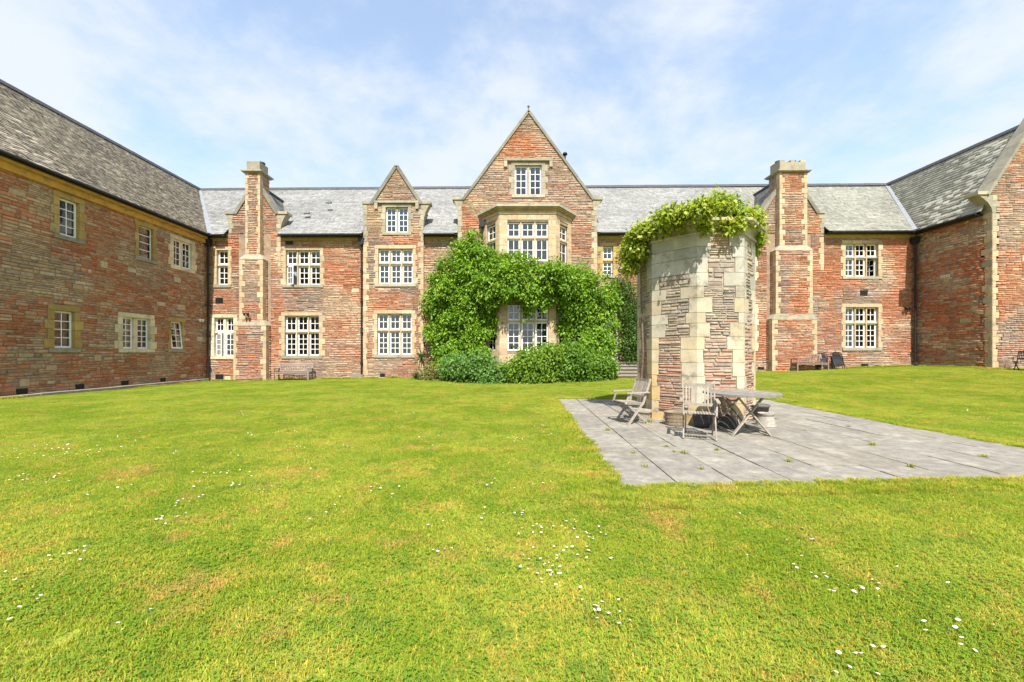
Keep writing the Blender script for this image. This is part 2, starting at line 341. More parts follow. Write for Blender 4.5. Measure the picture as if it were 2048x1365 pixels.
def rubble(fr, rects, w, parent, d=0., indiv=0, dist=20, relief=(.012, .04), jitter=.008, fade=None, gap=.006):
    """stones of a wall: the largest single ones as objects, the rest one mesh"""
    n = len(rects)
    if not n: return
    R = np.array([r[:4] for r in rects]); C = np.zeros((n, 3))
    for i, r in enumerate(rects):
        u, v = (r[0]+r[1])/2, (r[2]+r[3])/2
        ww = fade(u, v) if fade else w
        C[i] = stone_colour(ww, u, v) if not r[4] else np.array(rnd.choice(PAL['tan' if ww[3] == 0 else 'olive']))*rnd.uniform(.95, 1.2)
    u0, u1, v0, v1 = R[:, 0]+gap, R[:, 1]-gap, R[:, 2]+gap*.8, R[:, 3]-gap*.8
    b = np.minimum(.014, .22*np.minimum(u1-u0, v1-v0)); P = np.zeros((n, 8, 3)); z = np.zeros(n)
    for k, (a, c) in enumerate(((u0, v0), (u1, v0), (u1, v1), (u0, v1))):
        P[:, k, 0] = a; P[:, k, 1] = c; P[:, k, 2] = d-.012
        sx = 1 if k in (0, 3) else -1; sy = 1 if k in (0, 1) else -1
        P[:, 4+k, 0] = a+sx*b*(.6+rs.rand(n)); P[:, 4+k, 1] = c+sy*b*(.5+rs.rand(n)*.9)
    h = rs.uniform(relief[0], relief[1], n)[:, None]+rs.uniform(-.3, .3, (n, 4))*relief[1]*.4
    P[:, 4:, 2] = d+h
    P[:, 4:, 0] += rs.uniform(-jitter, jitter, (n, 4)); P[:, 4:, 1] += rs.uniform(-jitter, jitter, (n, 4))*.6
    Wd = fr.w(P); order = np.argsort(-(R[:, 1]-R[:, 0])*(R[:, 3]-R[:, 2]))
    ids = set()
    if indiv:
        # largest in the picture: area over distance squared, facing the camera
        ce = fr.w(np.stack([(R[:, 0]+R[:, 1])/2, (R[:, 2]+R[:, 3])/2, 0*z], 1)); dd = ce[:, 1]
        px = ce[:, 0]/np.maximum(dd, .1)*FOC+CX
        sc = (R[:, 1]-R[:, 0])*(R[:, 3]-R[:, 2])/np.maximum(dd, .1)**2*((px > -20) & (px < 2060) & (dd > .5))
        ids = set(np.argsort(-sc)[:indiv].tolist())
    for i in ids:
        mb = MB(); c0 = Wd[i, 4:].mean(0); mb.add(Wd[i]-c0, [tuple(q) for q in Q5], C[i]); o = mb.build('stone', M['rubble'], parent); o.location = c0
    keep = np.array([i for i in range(n) if i not in ids])
    if len(keep):
        V = Wd[keep].reshape(-1, 3); Cc = np.repeat(C[keep], 8, 0)
        Q = (Q5[None]+(np.arange(len(keep))*8)[:, None, None]).reshape(-1, 4)
        fast_quads('rubble_stones', V, 0, Cc, M['rubble'], parent, 'stuff', Q)

YEL = [(.47, .345, .205), (.44, .315, .19), (.49, .37, .24), (.41, .31, .20)]
OCH = [(.36, .24, .075), (.40, .27, .09), (.34, .235, .085), (.38, .28, .12)]
CRM = [(.60, .50, .33), (.57, .47, .30), (.62, .53, .37)]
GRY = [(.30, .265, .19), (.34, .30, .215), (.275, .245, .18)]
def ac(p, k=.1): return np.array(rnd.choice(p))*rnd.uniform(1-k, 1+k)

def block(name, fr, u0, u1, v0, v1, d0, d1, parent, pal=YEL, g=.004, bev=.008, m='ash', inv=None):
    mb = MB(); mb.box(fr, u0+g, u1-g, v0+g, v1-g, d0, d1, ac(pal), bev, .002)
    o = mb.build(name, M[m], parent)
    if inv is not None: o.matrix_parent_inverse = inv
    return o
def quoins(fr, u, side, v0, v1, parent, obst, d=0., pal=YEL, h=.3, a=.31, b=.2, ret=None):
    """corner stones climbing an outside corner; side=+1 when the wall lies to the right of u"""
    n = max(1, round((v1-v0)/h)); hh = (v1-v0)/n
    for i in range(n):
        l, r = (a, b) if i % 2 else (b, a); l *= rnd.uniform(.7, 1.1)
        pp = pal(v0+i*hh) if callable(pal) else pal
        u0, u1 = (u-.012, u+l) if side > 0 else (u-l, u+.012)
        block('quoin', fr, u0, u1, v0+i*hh, v0+(i+1)*hh, d-(r if ret is None else ret), d+.022, parent, pp)
        obst.append((u0, u1, v0+i*hh, v0+(i+1)*hh))

PANES = [0]
def window(fr, u0, u1, v0, v1, cols, rows, transom=None, rows_top=2, parent=None, obst=None, opens=None, d=0., pal=YEL, jamb=(.27, .18), hood=False,
           mull=.075, single_panes=True, curtain=None, ajar=None, bars=2, depth=.17, surround=True, name='window', stile=.07, room=True, sill=True, lint=.2, mpal=None):
    """opening, stone surround, mullions, casements with glazing bars and panes"""
    w = empty(name, fr.w((u0, v0, d)).tolist(), parent=parent)
    inv = Matrix.Translation(-w.location)
    mpal = mpal or pal
    def blk(nm, *a, **k): return block(nm, fr, *a, w, k.pop('pal', pal), inv=inv, **k)
    if opens is not None: opens.append((u0-.02, u1+.02, v0-.02, v1+.02))
    out = d+.03
    if surround:
        lh = lint; n = max(1, round((u1-u0)/.75)); ww = (u1-u0+.44)/n
        for i in range(n): blk('lintel', u0-.22+i*ww, u0-.22+(i+1)*ww, v1, v1+lh, d-.2, out)
        if obst is not None: obst.append((u0-.22, u1+.22, v1, v1+lh)); obst.append((u0-.02, u1+.02, v0, v1))
        nj = max(2, round((v1-v0)/.34)); hj = (v1-v0)/nj
        for i in range(nj):
            for s in (0, 1):
                l = jamb[0 if (i+s*0) % 2 == 0 else 1]*rnd.uniform(.92, 1.1); a = (u0-l, u0) if s == 0 else (u1, u1+l)
                blk('jamb_block', a[0], a[1], v0+i*hj, v0+(i+1)*hj, d-.2, out)
                if obst is not None: obst.append((a[0], a[1], v0+i*hj, v0+(i+1)*hj))
        if sill:
            blk('sill', u0-.2, u1+.2, v0-.17, v0, d-.2, d+.06, pal=GRY if pal is not CRM else CRM)
            if obst is not None: obst.append((u0-.2, u1+.2, v0-.17, v0))
        if hood:
            mb = MB()
            mb.box(fr, u0-.62, u1+.62, v1+lh+.02, v1+lh+.14, d-.05, d+.13, ac(GRY))
            for a in (u0-.62, u1+.44): mb.box(fr, a, a+.18, v1-.12, v1+lh+.02, d-.05, d+.12, ac(GRY))
            o = mb.build('hood_mould', M['ash'], w); o.matrix_parent_inverse = inv
            if obst is not None: obst.append((u0-.62, u1+.62, v1+lh, v1+lh+.14)); obst.append((u0-.62, u0-.2, v1-.12, v1+lh)); obst.append((u1+.2, u1+.62, v1-.12, v1+lh))
    cw = (u1-u0-(cols-1)*mull)/cols
    for i in range(1, cols):
        x = u0+i*cw+(i-1)*mull; blk('mullion', x, x+mull, v0, v1, d-depth-.06, d-.05, pal=mpal, g=0)
    if transom:
        for i in range(cols):
            x = u0+i*(cw+mull); blk('transom', x, x+cw, transom-.045, transom+.045, d-depth-.06, d-.05, pal=mpal, g=0)
    glass = MB()
    for i in range(cols):
        x = u0+i*(cw+mull)
        parts = [(v0, (transom-.045) if transom else v1, rows, 0)]+([(transom+.045, v1, rows_top, 1)] if transom else [])
        for a, b, nr, top in parts:
            ang = (ajar or {}).get((i, top), 0); fr2 = fr; dd = d-depth
            if ang:          # hinge about the left (+) or right (-) stile, or the top rail ('t')
                if isinstance(ang, tuple) and ang[0] == 'in':
                    an = math.radians(ang[1]); hu = x+cw; u2 = fr.u*math.cos(an)+fr.d*math.sin(an); d2 = fr.d*math.cos(an)-fr.u*math.sin(an); hp = fr.w((hu, 0, dd)); fr2 = F(hp-u2*hu-d2*dd, u2, d2, fr.v)
                elif isinstance(ang, tuple):
                    an = math.radians(ang[1]); hp = fr.w((0, b, dd)); v2 = fr.v*math.cos(an)-fr.d*math.sin(an); d2 = fr.d*math.cos(an)+fr.v*math.sin(an)
                    fr2 = F(fr.w((0, b, dd))-v2*b-d2*dd, fr.u, d2, v2)
                else:
                    an = math.radians(ang); hu = x if ang > 0 else x+cw
                    u2 = fr.u*math.cos(an)+fr.d*math.sin(an); d2 = fr.d*math.cos(an)-fr.u*math.sin(an)
                    hp = fr.w((hu, 0, dd)); fr2 = F(hp-u2*hu-d2*dd, u2, d2, fr.v)
            mb = MB(); st = stile
            mb.box(fr2, x+.004, x+st, a+.004, b-.004, dd-.025, dd+.025); mb.box(fr2, x+cw-st, x+cw-.004, a+.004, b-.004, dd-.025, dd+.025)
            mb.box(fr2, x+st, x+cw-st, a+.004, a+st*1.15, dd-.025, dd+.025); mb.box(fr2, x+st, x+cw-st, b-st, b-.004, dd-.025, dd+.025)
            gu0, gu1, gv0, gv1 = x+st, x+cw-st, a+st*1.15, b-st
            for k in range(1, bars): q = gu0+(gu1-gu0)*k/bars; mb.box(fr2, q-.015, q+.015, gv0, gv1, dd-.012, dd+.014)
            for k in range(1, nr): q = gv0+(gv1-gv0)*k/nr; mb.box(fr2, gu0, gu1, q-.015, q+.015, dd-.0125, dd+.0145)
            o = mb.build('casement', M['white'], w); o.matrix_parent_inverse = inv
            for p in range(bars):
                for q in range(nr):
                    a0, a1 = gu0+(gu1-gu0)*p/bars, gu0+(gu1-gu0)*(p+1)/bars; b0, b1 = gv0+(gv1-gv0)*q/nr, gv0+(gv1-gv0)*(q+1)/nr
                    tgt = MB() if single_panes else glass
                    tgt.add(fr2.w([(a0, b0, dd), (a1, b0, dd), (a1, b1, dd), (a0, b1, dd)]), [(0, 1, 2, 3)])
                    if single_panes:
                        o = tgt.build('pane', M['glass'], w); o.matrix_parent_inverse = inv; PANES[0] += 1
            cu = (curtain or {}).get(i, (curtain or {}).get('all'))
            if cu:           # (from, to) share of the light's width, hanging just inside
                ca, cb = x+cw*cu[0], x+cw*cu[1]; n = 10; V = []
                for k in range(n+1):
                    q = ca+(cb-ca)*k/n; V += [(q, a, dd-.09-.018*(k % 2)), (q, b, dd-.09-.018*(k % 2))]
                mb = MB(); mb.add(fr.w(V), [(2*k, 2*k+2, 2*k+3, 2*k+1) for k in range(n)])
                o = mb.build('curtain', M['curtain'], w); o.matrix_parent_inverse = inv
    if not single_panes: o = glass.build('glazing', M['glass'], w, 'stuff'); o.matrix_parent_inverse = inv
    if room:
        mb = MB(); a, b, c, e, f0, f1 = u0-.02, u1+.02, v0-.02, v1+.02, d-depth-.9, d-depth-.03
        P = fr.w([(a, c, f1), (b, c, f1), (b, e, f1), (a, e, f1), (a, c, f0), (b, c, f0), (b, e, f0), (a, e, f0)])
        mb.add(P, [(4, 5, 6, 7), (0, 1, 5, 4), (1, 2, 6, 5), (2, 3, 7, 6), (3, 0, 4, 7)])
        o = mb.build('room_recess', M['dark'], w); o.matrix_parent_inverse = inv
    w['_inv'] = 0; del w['_inv']
    return w

def slates(fr, quad, parent, tone, obst=(), rh=.2, sw=.24, indiv=0, warp=.01):
    """overlapping slates on a sloping frame (u along the eaves, v up the slope, d off the roof)"""
    v0, v1 = min(p[1] for p in quad), max(p[1] for p in quad); rects = []
    v = v0; k = 0
    while v < v1-.03:
        h = min(rh, v1-v); sp = span(quad, min(v+.5*h, v1-.01))
        if sp:
            iv = [sp]
            for o in obst:
                if o[2] < v+h*.7 and o[3] > v+h*.3: iv = [x for i in iv for x in ((i[0], min(i[1], o[0])), (max(i[0], o[1]), i[1])) if x[1]-x[0] > .04]
            for a, b in iv:
                x = a-(rnd.random()*sw)
                while x < b:
                    w = sw*rnd.uniform(.72, 1.25); p, q = max(x, a), min(x+w, b)
                    if q-p > .02: rects.append((p, q, v, v+h))
                    x += w
        v += h; k += 1
    n = len(rects); R = np.array(rects); P = np.zeros((n, 6, 3)); g = .003
    lift = rs.uniform(.014, .03, n); ext = rs.uniform(-.012, .012, n); tilt = rs.uniform(-warp, warp, n)
    for j, (a, s) in enumerate(((R[:, 0]+g, 1), (R[:, 1]-g, -1))):
        P[:, j] = np.stack([a, R[:, 2]+ext, 0*a+.0], 1); P[:, 2+j] = np.stack([a, R[:, 2]+ext, lift+s*tilt], 1); P[:, 4+j] = np.stack([a, R[:, 3]+.01, 0*a+.006], 1)
    Wd = fr.w(P); C = np.zeros((n, 3))
    for i in range(n): C[i] = tone((R[i, 0]+R[i, 1])/2, (R[i, 2]+R[i, 3])/2)
    Qs = np.array([(0, 1, 3, 2), (2, 3, 5, 4)]); Ts = [(0, 2, 4, 4), (1, 5, 3, 3)]
    ids = set()
    if indiv:
        ce = Wd.mean(1); px = ce[:, 0]/np.maximum(ce[:, 1], .1)*FOC+CX
        sc = (R[:, 1]-R[:, 0])*(R[:, 3]-R[:, 2])/np.maximum(ce[:, 1], .1)**2*((px > 0) & (px < 2048))
        ids = set(np.argsort(-sc)[:indiv].tolist())
    for i in ids:
        mb = MB(); c0 = Wd[i].mean(0); mb.add(Wd[i]-c0, [(0, 1, 3, 2), (2, 3, 5, 4), (0, 2, 4), (1, 5, 3)], C[i]); o = mb.build('slate', M['slate'], parent); o.location = c0
    keep = np.array([i for i in range(n) if i not in ids])
    V = Wd[keep].reshape(-1, 3); Q = (Qs[None]+(np.arange(len(keep))*6)[:, None, None]).reshape(-1, 4)
    fast_quads('slates', V, 0, np.repeat(C[keep], 6, 0), M['slate'], parent, 'stuff', Q)

def vnorm(a): a = np.array(a, float); return a/np.linalg.norm(a)
def roof_frame(p0, p1, ridge_pt):
    """p0->p1 eaves, ridge_pt any point above"""
    p0, p1, r = (np.array(a, float) for a in (p0, p1, ridge_pt)); u = vnorm(p1-p0); r = r-p0; v = r-u*r.dot(u); v = vnorm(v); d = np.cross(u, v)
    if d[2] < 0: d = -d
    return F(p0, u, d, v)
def to_uv(fr, P): return [((np.array(p)-fr.o).dot(fr.u), (np.array(p)-fr.o).dot(fr.v)) for p in P]
# ------------------------------------------------------------ ground
xs = np.unique(np.concatenate([np.linspace(-40, 40, 161), np.array([-900, -400, -150, -80, 80, 150, 400, 900.])]))
ys = np.unique(np.concatenate([np.linspace(-20, 40, 121), np.array([-900, -400, -100, -50, 60, 120, 400, 1200.])]))
gv = np.array([(x, y, ground(x, y)) for y in ys for x in xs]); nx = len(xs)
gq = np.array([(j*nx+i, j*nx+i+1, (j+1)*nx+i+1, (j+1)*nx+i) for j in range(len(ys)-1) for i in range(nx-1)])
tag(fast_quads('ground', gv, 0, np.ones((len(gv), 3)), M['lawn'], quads=gq, smooth=True), kind='structure')

# patio: bilinear grid of slabs following the ground
PC = [np.array(p) for p in ((1.30, 4.36), (8.1, 4.78), (8.1, 12.1), (1.70, 12.6))]
def pat(s, t): return (PC[0]*(1-s)+PC[1]*s)*(1-t)+(PC[3]*(1-s)+PC[2]*s)*t
def in_patio(x, y, m=0.):
    t = (y-4.36)/8.2; t = min(1, max(0, t))
    l, r = 1.30+.4*t, 8.1; s = (x-l)/(r-l); y0, y1 = 4.36+.42*s, 12.6-.5*s
    return l-m < x < r+m and y0-m < y < y1+m
patio = empty('patio', (0, 0, 0)); tag(patio, kind='structure')
mb = MB(); mb.add([(*pat(s, t), ground(*pat(s, t))+.004) for t in np.linspace(0, 1, 9) for s in np.linspace(0, 1, 5)], [(j*5+i, j*5+i+1, j*5+i+6, j*5+i+5) for j in range(8) for i in range(4)])
mb.build('joint_bed', mat('joint_dirt', (.10, .085, .06), .95, attr=False, namp=.4), patio)
nc = 10
for i in range(nc):
    t = -.06 if i % 2 else 0.; first = True
    while t < 1:
        dt = rnd.choice((.112, .112, .085))
        t0, t1 = max(0, t), min(1, t+dt); t += dt
        if t1-t0 < .02: continue
        if 1-t1 < .03: t1 = 1; t = 1
        gu, gt = .009/6.7, .004/7.8
        q = [pat((i)/nc+gu, t0+gt), pat((i+1)/nc-gu, t0+gt), pat((i+1)/nc-gu, t1-gt), pat(i/nc+gu, t1-gt)]
        ce = sum(q)/4; zc = ground(*ce); lift = rnd.uniform(.022, .03); tx, ty = rnd.uniform(-.002, .002), rnd.uniform(-.002, .002)
        V = []
        for k, (dz, sh) in enumerate(((-.03, 0), (-.005, 0), (0, .006))):
            for j, p in enumerate(q):
                pp = p+(ce-p)*sh/np.linalg.norm(ce-p); V.append((pp[0]-ce[0], pp[1]-ce[1], ground(*p)-zc+lift+dz+(tx if j in (0, 3) else -tx)+(ty if j < 2 else -ty)))
        c = np.array(rnd.choice([(.205, .188, .158), (.215, .196, .163), (.19, .175, .148), (.205, .183, .148)]))*rnd.uniform(.93, 1.07)
        mb = MB(); mb.add(V, [(0, 1, 5, 4), (1, 2, 6, 5), (2, 3, 7, 6), (3, 0, 4, 7), (4, 5, 9, 8), (5, 6, 10, 9), (6, 7, 11, 10), (7, 4, 8, 11), (8, 9, 10, 11)], c)
        o = mb.build('paving_slab', M['paving'], patio); o.location = (ce[0], ce[1], zc)

# ------------------------------------------------------------ the house
house = empty('country_house', (0, 22.7, 0))
tag(house, 'long red sandstone country house with grey slate roofs round three sides of the lawn', 'house')
house.location = (0, 0, 0)
D0 = 22.7
FA = F((0, D0, 0), (1, 0, 0), (0, -1, 0)); FL = F((-16.8, 0, 0), (0, 1, 0), (1, 0, 0)); FR = F((23.6, 0, 0), (0, -1, 0), (-1, 0, 0)); FG = F((0, 19.15, 0), (1, 0, 0), (0, -1, 0))
def X(px, p=0.): return fx(px, D0-p)
def Z(py, p=0.): return fz(py, D0-p)
def eave(x): return float(np.interp(x, [-17, 24], [8.14, 8.36]))
ob, op = [], []
K = dict(parent=house, obst=ob, opens=op)
window(FA, X(434), X(456), Z(570), Z(501), 1, 3, Z(530.5), 2, jamb=(.22, .18), curtain={0: (0, .35)}, **K)
window(FA, X(429), X(467), Z(713), Z(636), 2, 4, Z(665), 2, pal=CRM, jamb=(.3, .2), mull=.14, ajar={(0, 0): 24, (1, 0): -20}, curtain={0: (0, .4)}, **K)
window(FA, X(572), X(640), Z(570), Z(501), 3, 3, Z(530.5), 2, ajar={(0, 0): 35}, curtain={0: (.0, .8), 2: (.7, 1)}, **K)
window(FA, X(570), X(638), Z(712), Z(632), 3, 4, Z(664), 2, curtain={0: (.0, .6), 2: (.55, 1)}, jamb=(.34, .22), **K)
window(FA, X(1206), X(1226), Z(551), Z(493), 1, 3, Z(521), 2, curtain={0: (0, 1)}, jamb=(.3, .16), pal=OCH, single_panes=False, **K)
window(FA, X(1691), X(1756), Z(553), Z(488), 3, 3, Z(515), 2, pal=YEL, ajar={(2, 0): ('in', 70)}, curtain={0: (.0, .3)}, **K)
window(FA, X(1691), X(1756), Z(696), Z(615), 3, 4, Z(646), 2, curtain={1: (.0, .6), 0: (0, .5)}, **K)
window(FA, X(1440), X(1506), Z(556), Z(489), 3, 3, Z(515), 2, pal=CRM, single_panes=False, **K)
window(FA, X(1442), X(1508), Z(697), Z(616), 3, 4, Z(646), 2, pal=CRM, single_panes=False, **K)
# garden door right of the gable
window(FA, 5.66, X(1238), 1.05, Z(642), 1, 6, None, parent=house, obst=ob, opens=op, single_panes=False, bars=3, name='garden_door', stile=.13, jamb=(.26, .2), curtain={}, sill=False)

# segment outlines: (u left, u right)
SEG_G = (-2.48, 5.35); SEG_D = (-7.85, -4.45)
fob = list(ob)+[(SEG_G[0], SEG_G[1], -1, 9), (SEG_D[0], SEG_D[1], -1, 9), (-15.0, -13.19, -1, 9), (15.1, 17.6, -1, 9)]
def wfac(u, v):
    r, t, g = .50, .36, .16
    if u < -12: r, t, g = .5, .34, .2
    if -12 < u < -8: r, t, g = .5, .46, .06
    if -4.4 < u < -2: r, t, g = .34, .58, .06
    if u > 18.2: r, t, g = .62, .28, .14
    if 10 < u < 18.2: r, t, g = .42, .26, .36
    if v < 1.2: t += .3
    if v > 7.6: g += .35
    for a, b in ((-12.6, -10.2), (19, 21.6)):
        if a < u < b and (3.9 < v < 5.2 or v < .9): g += .5
    return (r, t, g, .0, 1.)
rects = []
wall('facade_wall', FA, [(-16.8, -.7), (23.6, -.7), (23.6, 8.3), (-16.8, 8.3)], op+[(SEG_D[0]+.2, SEG_D[1]-.2, -.6, 8.2), (SEG_G[0]+.2, SEG_G[1]-.2, -.6, 8.2)], .45, house)
fw = [c for c in house.children if c.name.startswith('facade_wall')][0]
# air bricks
def vent(fr, u0, u1, v0, v1, obst, d=0.):
    mb = MB(); mb.box(fr, u0, u1, v0, v1, d-.02, d+.012)
    for k in range(4): q = v0+(v1-v0)*(k+.5)/4; mb.box(fr, u0+.02, u1-.02, q-.012, q+.012, d+.01, d+.024)
    mb.build('air_vent', M['iron'], house); obst.append((u0, u1, v0, v1))
for a in ((431, 446.5, 608, 597), (431, 447, 759, 749), (571, 586, 490, 480), (1720, 1735, 592, 581), (1722, 1736, 735, 728), (1515, 1528, 740, 735)): vent(FA, X(a[0]), X(a[1]), Z(a[2]), Z(a[3]), fob)
quoins(FA, -12.62, -1, 6.4, 8.1, house, fob, ret=.02); quoins(FA, 18.35, -1, 6.2, 8.1, house, fob, ret=.02)
rubble(FA, rubble_rects([(-16.8, -.2), (23.6, -.2), (23.6, 8.3), (-16.8, 8.3)], fob, big=.05), None, fw, 0, indiv=70, fade=wfac)

# ---- gables standing on the facade
def gable(fr, d, ul, ur, vb, vk, il, ir, au, av, outer, name, obst, opens, w, fade=None, th=.5, indiv=0, qv=None, quoin_from=None, corbel=.75, cap=.16, finial=False, pal=YEL):
    g = wall(name, fr, [(ul, vb), (ur, vb), (ur, vk), (ul, vk)], opens, th, house, d)
    sl = wall('gable_head', fr, [(il, vk), (ir, vk), (au, av)], opens, th, g, d)
    qf = vb if quoin_from is None else quoin_from
    gp = (lambda v: GRY if v > 7.5 else YEL)
    quoins(fr, ul, 1, qf, vk-.02, g, obst, d, gp, ret=.3); quoins(fr, ur, -1, qf, vk-.02, g, obst, d, gp, ret=.3)
    R = rubble_rects([(ul, max(vb, -.2)), (ur, max(vb, -.2)), (ur, vk), (ul, vk)], obst, big=.03)+rubble_rects([(il, vk), (ir, vk), (au, av)], obst)
    rubble(fr, R, w, g, d, indiv=indiv, fade=fade)
    # side faces of the wall above the eaves
    for s, (i, o_) in ((-1, (il, outer[0])), (1, (ir, outer[1]))):
        e = ul if s < 0 else ur
        # kneeler: flat top, hollow corbel under its outer end
        pts = [(i+(-s)*.0, vk-.02), (i, vk+.13), (o_, vk+.13), (o_, vk-.02)]
        mb = MB(); mb.prism(fr, pts, d-th-.02, d+.07, ac(GRY)); mb.build('kneeler', M['ash'], g)
        q = [(e, vk-.02-corbel)]+[(e+(o_+s*-.05-e)*t**2.2, vk-.02-corbel*(1-t)) for t in (.35, .6, .8, .92, 1)]+[(e, vk-.02)]
        mb = MB(); mb.prism(fr, [(a-s*.004, b) for a, b in q], d-th+.05, d+.018, ac(GRY)); mb.build('corbel', M['ash'], g)
        # coping stones up the slope
        P0, P1 = np.array([i, vk-.0]), np.array([au, av]); Ln = np.linalg.norm(P1-P0); n = max(2, round(Ln/.75)); t = (P1-P0)/Ln; nn = np.array([-t[1], t[0]])*(1 if s > 0 else -1); nn = nn if nn[1] > 0 else -nn
        for k in range(n):
            a, b = P0+t*Ln*k/n, P0+t*Ln*(k+1)/n-t*.006
            if k == 0: a = a-t*.05
            if k == n-1: b = P1+t*.07
            poly = [tuple(a-nn*.02), tuple(b-nn*.02), tuple(b+nn*cap), tuple(a+nn*cap)]
            mb = MB(); mb.prism(fr, poly, d-th-.03, d+.085, ac([(.19, .18, .14), (.16, .15, .125), (.22, .20, .15)])); mb.build('coping_stone', M['ash'], g)
    if finial:
        mb = MB(); c = fr.w((au, av+.1, d-.15)); mb.lathe([(.1, 0), (.09, .12), (.03, .16), (.03, .28), (.07, .33), (.07, .38), (.0, .44)], c, 8, (.16, .15, .13)); mb.build('finial', M['ash'], g)
    return g
def gable_roof(au, av, il, ir, vk, y0, y1, slope_y, parent):
    """small double-pitched roof running back from a gable"""
    for s, i in ((-1, il), (1, ir)):
        p0, p1, r = (i, y0, vk), (i, y1, vk), (au, y0, av)
        fr = roof_frame(p0, p1, r); q = to_uv(fr, [p0, p1, (au, y1, av), (au, y0, av)])
        mb = MB(); mb.add([p0, p1, (au, y1, av), (au, y0, av)], [(0, 1, 2, 3)]); mb.build('roof_boards', M['ridge'], parent)
        slates(fr, q, parent, lambda u, v: np.array((.2, .2, .195))*rnd.uniform(.8, 1.2))
    mb = MB(); mb.bar((au, y0, av+.03), (au, y1, av+.03), .22, .1, (1, 1, 1)); mb.build('ridge_tile', M['ridge'], parent)

wg = lambda u, v: (.10+.45*(7 < v < 9.8 and (u < 0 or u > 4))+.2*(v > 12.5), .12, .75, .2, 3.)
# left chimney gable and right chimney gable (flush with the facade)
o1, o2 = [], []
gable(FA, .004, -15.57, -12.62, 8.3, 9.42, -15.11, -12.89, -14.0, 11.2, (-15.8, -12.24), 'gable_wall', o1, [], (.5, .2, .3, 0, 2), indiv=0, corbel=1.05)
gable(FA, .004, 14.46, 18.37, 8.3, 9.46, 14.89, 17.92, 16.4, 11.75, (14.42, 18.42), 'gable_wall', o2, [], (.4, .2, .4, 0, 2), indiv=0, corbel=.5)
gable_roof(-14.0, 11.1, -15.3, -12.7, 9.3, 23.1, 26.2, 0, house); gable_roof(16.4, 11.7, 14.75, 18.05, 9.35, 23.1, 26.6, 0, house)
# dormer gable
p = .15; od, pd = [], []
KD = dict(parent=house, obst=od, opens=pd, d=p)
window(FA, X(757, p), X(825, p), Z(568, p), Z(498, p), 3, 3, Z(527, p), 2, curtain={'all': (0, 1)}, **KD)
window(FA, X(755, p), X(823, p), Z(710, p), Z(628, p), 3, 4, Z(661, p), 2, curtain={0: (0, 1), 1: (0, .55), 2: (.0, 1)}, **KD)
window(FA, X(771.5, p), X(816, p), Z(465, p), Z(415, p), 2, 4, None, hood=True, mull=.1, pal=GRY, single_panes=False, **KD)
vent(FA, X(760, p), X(770, p), Z(754, p), Z(748, p), od, p)
gable(FA, p, SEG_D[0], SEG_D[1], -.7, 9.94, -7.3, -4.65, -5.97, 11.98, (-7.93, -4.03), 'gable_wall', od, pd, None, fade=lambda u, v: (.2 if v > 5 else .42, .2 if v > 5 else .5, .7 if v > 5 else .12, 0, 4) if v < 8 else (.06, .1, .7, .25, 4) if not (4.0 < v < 5.2) else (.3, .2, .5, 0, 4), indiv=25, corbel=1.2)
gable_roof(-5.97, 11.9, -7.5, -4.45, 9.75, 23.1, 26.8, 0, house)
# great gable
p = .3; og, pg = [], []
KG = dict(parent=house, obst=og, opens=pg, d=p)
window(FA, X(1030, p), X(1083, p), Z(390, p), Z(331, p), 2, 4, None, hood=True, mull=.12, pal=GRY, single_panes=False, jamb=(.34, .22), **KG)
og.append((-1.0, 3.9, -1, 9.3))
gable(FA, p, SEG_G[0], SEG_G[1], -.7, 10.12, -2.12, 5.07, 1.5, 15.0, (-2.79, 5.66), 'gable_wall', og, pg, None, fade=wg, indiv=35, corbel=.9, finial=True, cap=.12)
gable_roof(1.5, 14.9, -2.3, 5.25, 9.95, 22.9, 31, 0, house)

# canted bay
bay = empty('bay_window', (1.4, 21.2, 0), parent=house); binv = Matrix.Translation((-1.4, -21.2, 0))
A_, B_, C_, E_ = (-1.12, 22.4), (-.13, 21.15), (2.86, 21.15), (3.9, 22.4)
def face(p, q): u = vnorm((q[0]-p[0], q[1]-p[1], 0)); return F((p[0], p[1], 0), u, (u[1], -u[0], 0)), math.hypot(q[0]-p[0], q[1]-p[1])
for (pp, qq, mid) in ((A_, B_, 0), (B_, C_, 1), (C_, E_, 0)):
    fr, Ln = face(pp, qq); bo, bp = [], []
    a, b = (.42, Ln-.40) if mid else (.42, Ln-.36)
    for lo, hi, tr, nr, cu in ((1.6, 4.06, 3.18, 4, {}), (6.4, 8.46, 7.62, 2, {'all': (0, 1)})):
        wn = window(fr, a, b, lo, hi, 3 if mid else 1, nr, tr, 2, parent=house, obst=bo, opens=bp, surround=False, curtain=cu, single_panes=False, mpal=YEL, bars=2, depth=.15)
        bo.append((a, b, lo, hi))
    wb = wall('bay_wall', fr, [(0, -.7), (Ln, -.7), (Ln, 8.9), (0, 8.9)], bp, .3, bay, -.02); wb.matrix_parent_inverse = binv
    for q in rubble_rects([(0, -.2), (Ln, -.2), (Ln, 8.88), (0, 8.88)], bo, hs=(.26, .34), ls=(.4, .75)):
        mb = MB(); mb.box(fr, q[0]+.003, q[1]-.003, q[2]+.003, q[3]-.003, -.06, .008, ac(YEL, .07), .006); o = mb.build('ashlar_block', M['ash'], bay); o.matrix_parent_inverse = binv
def ring(off, z0, z1, col, nm, m='ash'):
    Pl = [(A_[0]-off*1.1, 22.4), (B_[0]-off*.55, B_[1]-off), (C_[0]+off*.55, C_[1]-off), (E_[0]+off*1.1, 22.4)]
    mb = MB(); mb.prism(XYZ, Pl, z0, z1, col); o = mb.build(nm, M[m], bay); o.matrix_parent_inverse = binv
